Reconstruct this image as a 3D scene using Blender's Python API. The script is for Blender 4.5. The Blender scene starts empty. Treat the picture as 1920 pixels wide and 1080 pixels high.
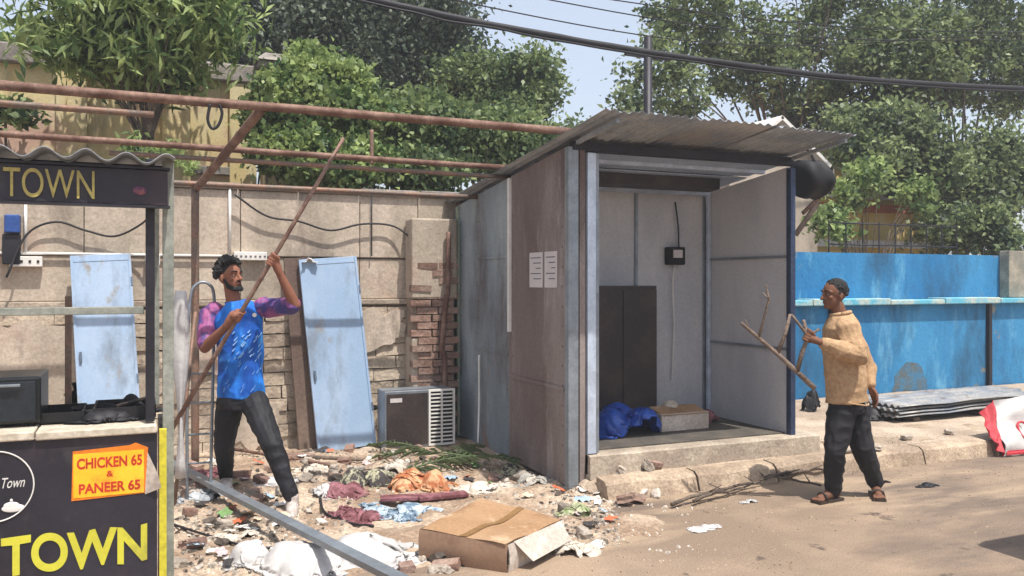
import bpy, bmesh, math, random
import numpy as np
from mathutils import Vector, Matrix, noise
PI = math.pi
random.seed(7)
rng = np.random.default_rng(7)
sc = bpy.context.scene
C = sc.collection

# ------------------------------------------------------------ camera, sky, sun
H_CAM = 1.68
YAW = math.radians(23.7)
cam_d = bpy.data.cameras.new('camera')
cam = bpy.data.objects.new('camera', cam_d); C.objects.link(cam)
cam.location = (0, 0, H_CAM); cam.rotation_euler = (PI / 2, 0, -YAW)
cam_d.sensor_width = 36; cam_d.lens = 30.0; cam_d.shift_y = -12 / 1920
cam_d.clip_start = 0.05; cam_d.clip_end = 2000
sc.camera = cam
SUN_DIR = Vector((0.20, -0.72, 1.70)).normalized()       # towards the sun
w = bpy.data.worlds.new('World'); sc.world = w; w.use_nodes = True
wn = w.node_tree.nodes; wl_ = w.node_tree.links
sky = wn.new('ShaderNodeTexSky'); sky.sky_type = 'NISHITA'; sky.sun_disc = False
sky.sun_elevation = math.asin(SUN_DIR.z); sky.sun_rotation = math.atan2(SUN_DIR.x, SUN_DIR.y)
sky.air_density = 1.0; sky.dust_density = 3.0; sky.ozone_density = 1.0
bg = wn.get('Background'); bg.inputs['Strength'].default_value = 0.15
hz = wn.new('ShaderNodeMix'); hz.data_type = 'RGBA'; hz.inputs['Factor'].default_value = 0.40      # thin even whitish haze over the whole sky
hz.inputs['B'].default_value = (6.6, 7.0, 7.7, 1); wl_.new(sky.outputs[0], hz.inputs['A']); wl_.new(hz.outputs['Result'], bg.inputs[0])
sd = bpy.data.lights.new('sun', 'SUN'); sd.energy = 4.9; sd.angle = math.radians(0.6); sd.color = (1, 0.955, 0.89)
so = bpy.data.objects.new('sun', sd); C.objects.link(so)
so.rotation_euler = SUN_DIR.to_track_quat('Z', 'Y').to_euler(); so.location = (0, 0, 30)
sc.view_settings.view_transform = 'Standard'; sc.view_settings.look = 'None'
sc.view_settings.gamma = 1; sc.view_settings.use_curve_mapping = False
sc.view_settings.exposure = 0.22

# ------------------------------------------------------------ helpers
CY, SY = math.cos(YAW), math.sin(YAW)
def onY(px, py, Y):
    t = (px - 960) / 1600; z = Y / (CY - SY * t); lat = t * z
    return Vector((SY * z + CY * lat, Y, H_CAM - (py - 528) / 1600 * z))
def onG(px, py, h=0.0):
    z = 1600 * (H_CAM - h) / (py - 528); lat = (px - 960) / 1600 * z
    return Vector((SY * z + CY * lat, CY * z - SY * lat, h))
def hx(s, k=1.0):
    s = s.lstrip('#'); o = []
    for i in (0, 2, 4):
        c = int(s[i:i + 2], 16) / 255
        o.append((c / 12.92 if c < 0.04045 else ((c + 0.055) / 1.055) ** 2.4) * k)
    return tuple(o)

MATS = {}
def M(name, col, rough=0.85, var=0.25, scale=2.5, bump=0.25, bscale=30, metal=0.0, col2=None,
      mix=(0.42, 0.62), rand=0.0, fine=0.18, fscale=45, stain=None, spec=0.4, streak=None):
    if name in MATS: return MATS[name]
    m = bpy.data.materials.new(name); m.use_nodes = True
    N = m.node_tree.nodes; L = m.node_tree.links
    b = N['Principled BSDF']; b.inputs['Roughness'].default_value = rough; b.inputs['Metallic'].default_value = metal
    b.inputs['Specular IOR Level'].default_value = spec
    g = N.new('ShaderNodeNewGeometry'); pos = g.outputs['Position']
    if streak:
        mp = N.new('ShaderNodeMapping'); mp.inputs['Scale'].default_value = streak; L.new(pos, mp.inputs[0]); spos = mp.outputs[0]
    else: spos = pos
    n1 = N.new('ShaderNodeTexNoise'); n1.inputs['Scale'].default_value = scale; n1.inputs['Detail'].default_value = 6
    n1.inputs['Roughness'].default_value = 0.62; L.new(spos, n1.inputs['Vector'])
    r = N.new('ShaderNodeValToRGB'); L.new(n1.outputs['Fac'], r.inputs[0])
    a = col; c2 = col2 if col2 else tuple(min(1, x * (1 + var)) for x in col)
    if not col2: a = tuple(x * (1 - var) for x in col)
    r.color_ramp.elements[0].position = mix[0]; r.color_ramp.elements[0].color = (*a, 1)
    r.color_ramp.elements[1].position = mix[1]; r.color_ramp.elements[1].color = (*c2, 1)
    out = r.outputs[0]
    if stain:
        for (scol, sscale, lo, hi, svec) in stain:
            mp2 = N.new('ShaderNodeMapping'); mp2.inputs['Scale'].default_value = svec; mp2.inputs['Location'].default_value = (sscale, lo * 7, 3); L.new(pos, mp2.inputs[0])
            ns = N.new('ShaderNodeTexNoise'); ns.inputs['Scale'].default_value = sscale; ns.inputs['Detail'].default_value = 7; ns.inputs['Roughness'].default_value = 0.65; L.new(mp2.outputs[0], ns.inputs['Vector'])
            rs = N.new('ShaderNodeMapRange'); rs.inputs[1].default_value = lo; rs.inputs[2].default_value = hi; L.new(ns.outputs['Fac'], rs.inputs[0])
            mxs = N.new('ShaderNodeMix'); mxs.data_type = 'RGBA'; L.new(rs.outputs[0], mxs.inputs['Factor']); L.new(out, mxs.inputs['A']); mxs.inputs['B'].default_value = (*scol, 1)
            out = mxs.outputs['Result']
    n2 = N.new('ShaderNodeTexNoise'); n2.inputs['Scale'].default_value = fscale; n2.inputs['Detail'].default_value = 3
    L.new(pos, n2.inputs['Vector'])
    mr = N.new('ShaderNodeMapRange'); mr.inputs[1].default_value = 0.3; mr.inputs[2].default_value = 0.7
    mr.inputs[3].default_value = 1 - fine; mr.inputs[4].default_value = 1 + fine; L.new(n2.outputs['Fac'], mr.inputs[0])
    last = mr.outputs[0]
    if rand:
        oi = N.new('ShaderNodeObjectInfo'); m2 = N.new('ShaderNodeMapRange')
        m2.inputs[3].default_value = 1 - rand; m2.inputs[4].default_value = 1 + rand; L.new(oi.outputs['Random'], m2.inputs[0])
        mm = N.new('ShaderNodeMath'); mm.operation = 'MULTIPLY'; L.new(last, mm.inputs[0]); L.new(m2.outputs[0], mm.inputs[1]); last = mm.outputs[0]
    vm = N.new('ShaderNodeVectorMath'); vm.operation = 'SCALE'; L.new(out, vm.inputs[0]); L.new(last, vm.inputs['Scale'])
    L.new(vm.outputs[0], b.inputs['Base Color'])
    if bump:
        n3 = N.new('ShaderNodeTexNoise'); n3.inputs['Scale'].default_value = bscale; n3.inputs['Detail'].default_value = 5
        L.new(pos, n3.inputs['Vector'])
        bp = N.new('ShaderNodeBump'); bp.inputs['Strength'].default_value = bump; bp.inputs['Distance'].default_value = 0.02
        L.new(n3.outputs['Fac'], bp.inputs['Height']); L.new(bp.outputs[0], b.inputs['Normal'])
    MATS[name] = m
    return m
def LEAF(name, c1, c2, scale=1.3, trans=0.35, rough=0.5):
    m = bpy.data.materials.new(name); m.use_nodes = True
    N = m.node_tree.nodes; L = m.node_tree.links; b = N['Principled BSDF']
    b.inputs['Roughness'].default_value = rough; b.inputs['Specular IOR Level'].default_value = 0.45
    g = N.new('ShaderNodeNewGeometry')
    n1 = N.new('ShaderNodeTexNoise'); n1.inputs['Scale'].default_value = scale; n1.inputs['Detail'].default_value = 4
    L.new(g.outputs['Position'], n1.inputs['Vector'])
    at = N.new('ShaderNodeAttribute'); at.attribute_name = 'tone'
    ad = N.new('ShaderNodeMath'); ad.operation = 'ADD'; L.new(n1.outputs['Fac'], ad.inputs[0])
    m0 = N.new('ShaderNodeMapRange'); m0.inputs[3].default_value = -0.2; m0.inputs[4].default_value = 0.2
    L.new(at.outputs['Fac'], m0.inputs[0]); L.new(m0.outputs[0], ad.inputs[1])
    r = N.new('ShaderNodeValToRGB'); L.new(ad.outputs[0], r.inputs[0])
    r.color_ramp.elements[0].position = 0.3; r.color_ramp.elements[0].color = (*c1, 1)
    r.color_ramp.elements[1].position = 0.7; r.color_ramp.elements[1].color = (*c2, 1)
    L.new(r.outputs[0], b.inputs['Base Color'])
    t = N.new('ShaderNodeBsdfTranslucent'); L.new(r.outputs[0], t.inputs['Color'])
    mx = N.new('ShaderNodeMixShader'); mx.inputs[0].default_value = trans
    L.new(b.outputs[0], mx.inputs[1]); L.new(t.outputs[0], mx.inputs[2])
    L.new(mx.outputs[0], N['Material Output'].inputs[0])
    return m

def wloc(o):
    v = Vector((0, 0, 0))
    while o: v = v + Vector(o.location); o = o.parent
    return v
def tag(o, label=None, cat=None, group=None, kind=None):
    if label: o['label'] = label
    if cat: o['category'] = cat
    if group: o['group'] = group
    if kind: o['kind'] = kind
    return o
def thing(name, loc, label, cat, group=None, rotz=0.0):
    o = bpy.data.objects.new(name, None); C.objects.link(o); o.location = loc; o.rotation_euler = (0, 0, rotz)
    o.empty_display_size = 0.2
    return tag(o, label, cat, group)
def copy_tree(o, parent=None):
    c = o.copy(); C.objects.link(c); c.parent = parent
    for ch in list(o.children):
        copy_tree(ch, c)
    return c
def link(name, me, parent=None, loc=None, rot=None, scale=None):
    o = bpy.data.objects.new(name, me); C.objects.link(o)
    if parent: o.parent = parent
    if loc is not None: o.location = Vector(loc) - (wloc(parent) if parent else Vector((0, 0, 0)))
    if rot is not None: o.rotation_euler = rot
    if scale is not None: o.scale = scale
    return o

class MB:
    def __init__(s): s.v = []; s.f = []
    def add(s, vs, fs):
        n = len(s.v); s.v += [tuple(x) for x in vs]; s.f += [tuple(i + n for i in f) for f in fs]; return s
    def box(s, c, size, ax=None, taper=None):
        c = Vector(c); ax = ax or (Vector((1, 0, 0)), Vector((0, 1, 0)), Vector((0, 0, 1)))
        hx_, hy, hz = size[0] / 2, size[1] / 2, size[2] / 2; vs = []
        for z in (-1, 1):
            k = taper if (taper and z > 0) else 1
            for x, y in ((-1, -1), (1, -1), (1, 1), (-1, 1)):
                vs.append(c + ax[0] * x * hx_ * k + ax[1] * y * hy * k + ax[2] * z * hz)
        return s.add(vs, [(3, 2, 1, 0), (4, 5, 6, 7), (0, 1, 5, 4), (1, 2, 6, 5), (2, 3, 7, 6), (3, 0, 4, 7)])
    def b2(s, p, q):
        p, q = Vector(p), Vector(q); return s.box((p + q) / 2, [abs(q[i] - p[i]) for i in range(3)])
    def loft(s, rings, cap=True):
        n = len(rings[0]); vs = [v for r in rings for v in r]; fs = []
        for i in range(len(rings) - 1):
            for j in range(n):
                k = (j + 1) % n; fs.append((i * n + j, i * n + k, (i + 1) * n + k, (i + 1) * n + j))
        if cap:
            fs.append(tuple(range(n - 1, -1, -1))); fs.append(tuple(range((len(rings) - 1) * n, len(rings) * n)))
        return s.add(vs, fs)
    def tube(s, pts, rad, n=8, roundcap=False, flat=1.0, up=None):
        pts = [Vector(p) for p in pts]
        if not hasattr(rad, '__len__'): rad = [rad] * len(pts)
        rad = list(rad)
        if roundcap:
            d0 = (pts[0] - pts[1]).normalized(); d1 = (pts[-1] - pts[-2]).normalized(); r0, r1 = rad[0], rad[-1]
            pre = [(pts[0] + d0 * r0 * math.sin(a), r0 * math.cos(a)) for a in (1.45, 1.05, 0.55)]
            post = [(pts[-1] + d1 * r1 * math.sin(a), r1 * math.cos(a)) for a in (0.55, 1.05, 1.45)]
            pts = [p for p, _ in pre] + pts + [p for p, _ in post]; rad = [r for _, r in pre] + rad + [r for _, r in post]
        rings = []; prev = None
        for i, p in enumerate(pts):
            t = (pts[min(i + 1, len(pts) - 1)] - pts[max(i - 1, 0)])
            t = t.normalized() if t.length > 1e-9 else Vector((0, 0, 1))
            if prev is None:
                a = up if up is not None else (Vector((0, 0, 1)) if abs(t.z) < 0.9 else Vector((1, 0, 0)))
            else: a = prev
            u = (a - t * a.dot(t)); u = u.normalized() if u.length > 1e-6 else t.orthogonal().normalized()
            prev = u; v = t.cross(u)
            rings.append([p + (u * math.cos(q) * rad[i] + v * math.sin(q) * rad[i] * flat) for q in [2 * PI * k / n for k in range(n)]])
        return s.loft(rings)
    def ell(s, c, r, ax=None, nu=16, nv=10):
        c = Vector(c); ax = ax or (Vector((1, 0, 0)), Vector((0, 1, 0)), Vector((0, 0, 1))); rings = []
        for i in range(nv + 1):
            a = -PI / 2 + PI * (i + 0.001 * (i == 0) - 0.001 * (i == nv)) / nv
            a = max(-PI / 2 + 0.05, min(PI / 2 - 0.05, a))
            rings.append([c + ax[0] * r[0] * math.cos(a) * math.cos(b) + ax[1] * r[1] * math.cos(a) * math.sin(b) + ax[2] * r[2] * math.sin(a)
                          for b in [2 * PI * k / nu for k in range(nu)]])
        return s.loft(rings)
    def mesh(s, name, mat, off=(0, 0, 0), smooth=False):
        me = bpy.data.meshes.new(name); off = Vector(off)
        me.from_pydata([tuple(Vector(v) - off) for v in s.v], [], s.f)
        if mat: me.materials.append(mat)
        if smooth: me.shade_smooth()
        me.update(); return me
    def build(s, name, mat, parent=None, smooth=False, bev=0, label=None, cat=None, group=None, kind=None, base=None):
        if parent: off = wloc(parent)
        elif base is not None: off = Vector(base)
        elif cat and s.v:
            xs = [v[0] for v in s.v]; ys = [v[1] for v in s.v]; zs = [v[2] for v in s.v]
            off = Vector(((min(xs) + max(xs)) / 2, (min(ys) + max(ys)) / 2, min(zs)))
        else: off = Vector((0, 0, 0))
        me = s.mesh(name, mat, off, smooth); o = bpy.data.objects.new(name, me); C.objects.link(o)
        if parent: o.parent = parent
        else: o.location = off
        if bev:
            md = o.modifiers.new('b', 'BEVEL'); md.width = bev; md.segments = 2; md.limit_method = 'ANGLE'
        return tag(o, label, cat, group, kind)
def nz(x, y, z=0.0): return noise.noise(Vector((x, y, z)))
def fbm(x, y, z=0.0, o=4):
    s, a = 0, 1
    for i in range(o): s += a * noise.noise(Vector((x, y, z))); x *= 2.03; y *= 2.03; z *= 2.03; a *= 0.5
    return s
def warped(pts, amp, sc_=3.0, seed=0.0):
    return [Vector(p) + Vector((nz(p[0] * sc_ + seed, p[1] * sc_, p[2] * sc_), nz(p[1] * sc_, p[2] * sc_ + seed, p[0] * sc_), nz(p[2] * sc_, p[0] * sc_, p[1] * sc_ + seed))) * amp for p in pts]
def spline(pts, n=8):
    pts = [Vector(p) for p in pts]; out = []
    P = [pts[0] * 2 - pts[1]] + pts + [pts[-1] * 2 - pts[-2]]
    for i in range(1, len(P) - 2):
        for k in range(n):
            t = k / n; a, b, c, d = P[i - 1:i + 3]
            out.append(0.5 * ((2 * b) + (c - a) * t + (2 * a - 5 * b + 4 * c - d) * t * t + (3 * b - a - 3 * c + d) * t ** 3))
    out.append(pts[-1]); return out
def corr(o, u, v, amp=0.012, pitch=0.075, thick=0.0015, nrm=None, per=6, nv=3, bend=0.0, dents=0.0):
    """corrugated sheet: waves run along u, ridges lie along v"""
    o, u, v = Vector(o), Vector(u), Vector(v); nrm = nrm or u.cross(v).normalized()
    nu = max(2, int(u.length / pitch * per)); mb = MB(); vs = []
    for side in (1, -1):
        for j in range(nv + 1):
            for i in range(nu + 1):
                s_ = i / nu; t = j / nv
                d = amp * math.sin(2 * PI * u.length * s_ / pitch) + side * thick / 2 + bend * math.sin(PI * t) + dents * nz(s_ * 7 + o.x, t * 5, 3.1)
                vs.append(o + u * s_ + v * t + nrm * d)
    W = nu + 1; off = W * (nv + 1); fs = []
    for j in range(nv):
        for i in range(nu):
            a = j * W + i; fs.append((a, a + 1, a + W + 1, a + W)); fs.append((off + a, off + a + W, off + a + W + 1, off + a + 1))
    for i in range(nu):
        fs.append((i, off + i, off + i + 1, i + 1)); a = nv * W + i; fs.append((a, a + 1, off + a + 1, off + a))
    for j in range(nv):
        a = j * W; fs.append((a, a + W, off + a + W, off + a)); a = j * W + nu; fs.append((a, off + a, off + a + W, a + W))
    return mb.add(vs, fs)
def text(body, mat, parent, x0, x1, z0, z1, Y, name='lettering', depth=0.002, shear=0.0, bold=0.0, wob=0.0, slope=0.0):
    cu = bpy.data.curves.new('t', 'FONT'); cu.body = body; cu.size = 1; cu.shear = shear; cu.offset = bold; cu.extrude = 0.01
    o = bpy.data.objects.new('t', cu); C.objects.link(o); bpy.context.view_layer.update()
    me = bpy.data.meshes.new_from_object(o.evaluated_get(bpy.context.evaluated_depsgraph_get()))
    bpy.data.objects.remove(o)
    xs = [v.co.x for v in me.vertices]; ys = [v.co.y for v in me.vertices]; mx, my = min(xs), min(ys); W, Hh = max(xs) - mx, max(ys) - my
    off = wloc(parent)
    for v in me.vertices:
        x = (v.co.x - mx) / W; y = (v.co.y - my) / Hh; zz = v.co.z
        y += wob * nz(x * 4, 7.7) + slope * x
        v.co = Vector((x0 + (x1 - x0) * x, Y - depth * (1 if zz > 0 else 0), z0 + (z1 - z0) * y)) - off
    me.materials.clear(); me.materials.append(mat)
    ob = bpy.data.objects.new(name, me); C.objects.link(ob); ob.parent = parent
    return ob
def remesh(mb, voxel=0.006, smooth=4, name='body', sub=0.0, folds=None):
    """voxel union of closed shapes -> one continuous surface"""
    me = mb.mesh('tmp', None); o = bpy.data.objects.new('tmp', me); C.objects.link(o)
    bm = bmesh.new(); bm.from_mesh(me); bmesh.ops.recalc_face_normals(bm, faces=bm.faces); bm.to_mesh(me); bm.free()
    r = o.modifiers.new('r', 'REMESH'); r.mode = 'VOXEL'; r.voxel_size = voxel; r.use_smooth_shade = True
    s_ = o.modifiers.new('s', 'SMOOTH'); s_.iterations = smooth; s_.factor = 0.5
    bpy.context.view_layer.update()
    m2 = bpy.data.meshes.new_from_object(o.evaluated_get(bpy.context.evaluated_depsgraph_get()))
    bpy.data.objects.remove(o); m2.shade_smooth(); m2.name = name
    if folds:
        n = len(m2.vertices); co = np.empty(n * 3); no = np.empty(n * 3)
        m2.vertices.foreach_get('co', co); m2.vertices.foreach_get('normal', no); co = co.reshape(-1, 3); no = no.reshape(-1, 3)
        co += no * np.array([folds(Vector(c)) for c in co])[:, None]
        m2.vertices.foreach_set('co', co.reshape(-1)); m2.update()
    return m2

# ------------------------------------------------------------ materials
m_ground = M('earth', hx('#8d7563'), col2=hx('#ab9480'), scale=0.6, var=0.2, bump=0.5, bscale=18, fine=0.25, fscale=60)
m_road = M('dusty_asphalt', hx('#82705f'), col2=hx('#9a8570'), scale=0.7, bump=0.35, bscale=70, fine=0.22, fscale=90, stain=[(hx('#675a50'), 0.6, 0.50, 0.64, (0.5, 1.4, 1)), (hx('#ab957c'), 0.9, 0.54, 0.68, (0.4, 1.3, 1)), (hx('#5c4f45'), 3.0, 0.62, 0.68, (1, 1, 1))])
m_dirt = M('rubble_dirt', hx('#8d7763'), col2=hx('#b5a28d'), scale=2.2, bump=0.9, bscale=24, fine=0.35, fscale=38)
m_pave = M('pavement_concrete', hx('#9a8876'), col2=hx('#b8a692'), scale=1.6, bump=0.6, bscale=26, fine=0.22)
m_kerb = M('kerb_concrete', hx('#8f7d6b'), col2=hx('#ad9a84'), scale=3, bump=0.7, bscale=22, rand=0.15, fine=0.25)
m_blk = M('old_stone', hx('#a89885'), col2=hx('#beaf9c'), scale=1.6, bump=0.8, bscale=22, rand=0.10, fine=0.2, stain=[(hx('#7d6f62'), 1.1, 0.52, 0.66, (1, 1, 1)), (hx('#c9bba6'), 2.4, 0.56, 0.68, (1, 1, 1.6))])
m_mort = M('mortar', hx('#a39382'), col2=hx('#b0a08d'), scale=3, bump=0.7, stain=[(hx('#7d6f62'), 1.1, 0.52, 0.66, (1, 1, 1))])
m_rend = M('wall_render', hx('#a09484'), col2=hx('#bfb09f'), scale=1.5, bump=0.4, bscale=14, rand=0.07, fine=0.15, streak=(1, 1, 0.35), stain=[(hx('#776b62'), 1.3, 0.53, 0.70, (1.6, 1, 0.5)), (hx('#a98a7a'), 0.8, 0.55, 0.70, (1, 1, 1))])
m_brick = M('red_brick', hx('#806457'), col2=hx('#9b8376'), scale=4, bump=0.6, rand=0.22, fine=0.25)
m_yel = M('yellow_wash', hx('#c2aa6c'), col2=hx('#cbc09c'), scale=0.8, bump=0.2, streak=(1, 1, 0.4), fine=0.1, stain=[(hx('#6f695c'), 1.2, 0.55, 0.70, (1.5, 1, 0.35)), (hx('#b89a88'), 0.9, 0.52, 0.62, (1, 1, 1))])
m_yelcop = M('weathered_coping', hx('#76706a'), col2=hx('#9a928a'), scale=3)
m_blue = M('blue_wall_paint', hx('#216c9c'), col2=hx('#3884b2'), scale=1.4, mix=(0.35, 0.65), bump=0.4, bscale=12, streak=(1, 1, 0.3), fine=0.12, stain=[(hx('#5f9cbe'), 1.3, 0.54, 0.66, (1.8, 1, 0.6)), (hx('#24506e'), 1.1, 0.50, 0.70, (1.2, 1, 0.5)), (hx('#7d7b70'), 1.4, 0.63, 0.68, (1, 1, 1.2))])
m_bluecop = M('blue_coping_paint', hx('#5fa9bf'), col2=hx('#a9b6ae'), scale=3, mix=(0.45, 0.6))
m_bluebare = M('bare_plaster', hx('#7d7b70'), col2=hx('#a39a89'), scale=4)
m_rust = M('rusty_pipe', hx('#604438'), col2=hx('#856a5c'), scale=5, rough=0.7, metal=0.2, fine=0.2)
m_rust2 = M('grey_rusty_pipe', hx('#6f6258'), col2=hx('#8a6a58'), scale=5, rough=0.6, metal=0.2)
m_galv = M('galvanised', hx('#8e959c'), var=0.15, scale=5, rough=0.45, metal=0.55, bump=0.1, fine=0.08)
m_alu = M('aluminium_post', hx('#c3cedd'), var=0.12, scale=6, rough=0.4, metal=0.35, bump=0.05, fine=0.08)
m_stallpost = M('stall_post', hx('#7c8078'), col2=hx('#97988e'), scale=5, rough=0.6, metal=0.2, bump=0.1)
m_darkpost = M('dark_steel', hx('#2b2a30'), var=0.2, rough=0.5, metal=0.3, bump=0.1)
m_sheet = M('corrugated_zinc', hx('#8b929a'), col2=hx('#a39f9b'), scale=2.5, rough=0.5, metal=0.35, bump=0.1, fine=0.1)
m_sheetold = M('old_fibre_sheet', hx('#80868d'), col2=hx('#9da0a2'), scale=3, rough=0.9, bump=0.3, fine=0.15)
m_door = M('pale_blue_sheet', hx('#8fa7c2'), col2=hx('#a4b7cd'), scale=1.3, rough=0.5, bump=0.06, fine=0.04, streak=(1, 1, 0.5), stain=[(hx('#7a8796'), 2.2, 0.54, 0.68, (1, 1, 0.4)), (hx('#8f8474'), 3.0, 0.60, 0.70, (1, 1, 0.7))])
m_doorback = M('door_edge', hx('#5d6b7c'), var=0.2, rough=0.6)
m_board = M('brown_board', hx('#5f4e45'), col2=hx('#7c6a5c'), scale=2, streak=(1, 1, 0.2))
m_black = M('sign_black', hx('#24222a'), col2=hx('#322f38'), scale=1.2, rough=0.5, bump=0.05, fine=0.1, stain=[(hx('#4b4644'), 3.5, 0.54, 0.72, (1, 1, 0.6)), (hx('#3a2f35'), 1.5, 0.5, 0.6, (1, 1, 1))])
m_yedge = M('yellow_trim', hx('#c9bd38'), var=0.12, rough=0.5, bump=0.05)
m_ylet = M('yellow_letters', hx('#c8c23e'), var=0.08, rough=0.5, bump=0, fine=0.05, stain=[(hx('#9a9440'), 5, 0.5, 0.68, (1, 1, 1))])
m_tan = M('tan_letters', hx('#a89a58'), var=0.15, rough=0.5, bump=0)
m_orangepaper = M('yellow_sticker', hx('#f0b020'), col2=hx('#f6c838'), scale=3, rough=0.6, bump=0.05, fine=0.05, stain=[(hx('#d98a28'), 7, 0.5, 0.7, (1, 1, 1))])
m_orange = M('orange_trim', hx('#d9761c'), var=0.1, rough=0.6, bump=0)
m_redlet = M('red_letters', hx('#b8321c'), var=0.1, rough=0.6, bump=0)
m_cream = M('counter_top', hx('#b5a894'), col2=hx('#cabfae'), scale=6, rough=0.6)
m_white = M('white_paint', hx('#d9d6d0'), var=0.08, rough=0.6, bump=0.05, fine=0.05)
m_paper = M('paper', hx('#ccc4c2'), var=0.05, rough=0.8, bump=0.05, fine=0.05)
m_ink = M('ink', hx('#65626a'), var=0.1, bump=0)
m_oven = M('oven_black', hx('#14191c'), var=0.3, rough=0.3, bump=0.03)
m_plas = M('black_plastic', hx('#1a191b'), var=0.3, rough=0.7, bump=0.1)
m_grn = M('kiosk_green_sheet', hx('#78838a'), col2=hx('#939b9e'), scale=1.6, rough=0.6, bump=0.12, streak=(1, 1, 0.35), fine=0.1, stain=[(hx('#575254'), 1.0, 0.5, 0.68, (1, 1.4, 0.5)), (hx('#8a6f60'), 2.2, 0.62, 0.70, (1, 1.4, 0.6))])
m_brn = M('kiosk_brown_sheet', hx('#746560'), col2=hx('#8c817b'), scale=1.8, rough=0.7, bump=0.2, streak=(1, 1, 0.3), fine=0.12, stain=[(hx('#60504b'), 0.9, 0.48, 0.66, (1, 1.4, 0.5)), (hx('#a39a94'), 1.6, 0.58, 0.7, (1, 1.6, 0.4))])
m_inn = M('kiosk_inner_panel', hx('#b9b8bc'), col2=hx('#cbc8c8'), scale=1.6, rough=0.6, bump=0.08, streak=(1, 1, 0.4), fine=0.08, rand=0.05)
m_ceil = M('kiosk_ceiling', hx('#a3b1c4'), var=0.1, rough=0.6, bump=0.1)
m_cab = M('dark_cabinet', hx('#332b2a'), col2=hx('#443934'), scale=3, rough=0.5)
m_slab = M('concrete_slab', hx('#97897a'), col2=hx('#b8ab99'), scale=2.5, bump=0.5, bscale=24, fine=0.2)
m_floor = M('dark_floor', hx('#4b4742'), col2=hx('#5f584f'), scale=4)
m_bluetarp = M('blue_plastic', hx('#193e92'), col2=hx('#2a56ac'), scale=9, rough=0.35, bump=0.2)
m_bark = M('bark', hx('#4b4038'), col2=hx('#6c5f52'), scale=6, bump=0.9, bscale=30, fine=0.3)
m_barklight = M('cut_branch', hx('#655549'), col2=hx('#857568'), scale=9, bump=0.6, bscale=50)
m_card = M('cardboard', hx('#977554'), col2=hx('#a68768'), scale=1.8, mix=(0.35, 0.6), rough=0.9, bump=0.15, fine=0.1, stain=[(hx('#6f5238'), 2.2, 0.52, 0.68, (1, 1, 1)), (hx('#b59a7c'), 4, 0.58, 0.66, (1, 1, 1))])
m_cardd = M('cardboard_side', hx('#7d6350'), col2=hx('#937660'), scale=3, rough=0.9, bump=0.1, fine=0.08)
m_cardw = M('cardboard_white', hx('#b3a69a'), col2=hx('#c7bdb2'), scale=4, rough=0.8, bump=0.1)
m_sack = M('white_sack', hx('#b3b0ae'), col2=hx('#c9c6c3'), scale=5, rough=0.6, bump=0.15, bscale=30, fine=0.06)
m_sackd = M('cream_sack', hx('#b7ac9e'), col2=hx('#cfc6b8'), scale=6, rough=0.8, bump=0.3, bscale=14)
m_cred = M('maroon_cloth', hx('#64393c'), col2=hx('#93646a'), scale=11, bump=0.3, fine=0.2)
m_corg = M('orange_cloth', hx('#a5633f'), col2=hx('#c49a74'), scale=13, mix=(0.45, 0.55), bump=0.3, fine=0.2)
m_cblu = M('slate_cloth', hx('#5d7183'), col2=hx('#a9b7c0'), scale=12, mix=(0.45, 0.55), bump=0.3, fine=0.15)
m_cprint = M('patterned_cloth', hx('#403b3a'), col2=hx('#a8a489'), scale=16, mix=(0.47, 0.55), bump=0.3)
m_cable = M('black_cable', hx('#1d1c20'), var=0.2, rough=0.6, bump=0)
m_skin = M('skin_brown', hx('#8a5c49'), var=0.08, spec=0.25, rough=0.68, bump=0.05, fine=0.04)
m_skin2 = M('skin_dark_brown', hx('#74503e'), var=0.08, spec=0.25, rough=0.68, bump=0.05, fine=0.04)
m_hair = M('black_hair', hx('#12100f'), var=0.4, scale=40, rough=0.55, bump=0.8, bscale=90)
m_eye = M('eye_white', hx('#a49a90'), var=0.02, bump=0, rough=0.3)
m_jersey = M('jersey_blue', hx('#0d4fa8'), col2=hx('#1f78d4'), scale=6, rough=0.75, bump=0.1, fine=0.08, streak=(1.6, 1, 0.6), stain=[(hx('#3f92dc'), 9, 0.56, 0.66, (1, 1, 0.6))])
m_streak = M('jersey_print', hx('#86b2e4'), var=0.1, rough=0.6, bump=0)
m_sleeve = M('jersey_sleeve', hx('#443a74'), col2=hx('#98507f'), scale=9, mix=(0.44, 0.56), rough=0.6, bump=0.1)
m_pants = M('black_trackpants', hx('#131318'), col2=hx('#1e1e25'), scale=4, rough=0.7, bump=0.2)
m_trous = M('dark_trousers', hx('#161519'), col2=hx('#232126'), scale=5, rough=0.8, bump=0.2)
m_shirt = M('orange_tan_shirt', hx('#a58463'), col2=hx('#b59672'), scale=30, mix=(0.4, 0.6), rough=0.85, bump=0.25, bscale=60, fine=0.1)
m_shoe = M('pale_shoe', hx('#a79a92'), col2=hx('#c5bdb6'), scale=9, rough=0.6)
m_slip = M('sandal', hx('#41362f'), var=0.2, rough=0.6)
m_rod = M('iron_rod', hx('#6e5247'), col2=hx('#8f7466'), scale=9, rough=0.6, metal=0.2)
m_red = M('red_print', hx('#b5303a'), var=0.1, rough=0.6, bump=0.1)
l_bright = LEAF('leaf_bright', (0.09, 0.16, 0.05), (0.42, 0.52, 0.20), 2.6, 0.45)
l_mid = LEAF('leaf_mid', (0.045, 0.09, 0.04), (0.27, 0.34, 0.13), 2.4, 0.42)
l_dark = LEAF('leaf_dark', (0.022, 0.042, 0.032), (0.15, 0.19, 0.12), 2.0, 0.3, 0.5)
l_right = LEAF('leaf_grey_green', (0.04, 0.075, 0.042), (0.31, 0.38, 0.16), 2.3, 0.42, 0.5)
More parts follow.
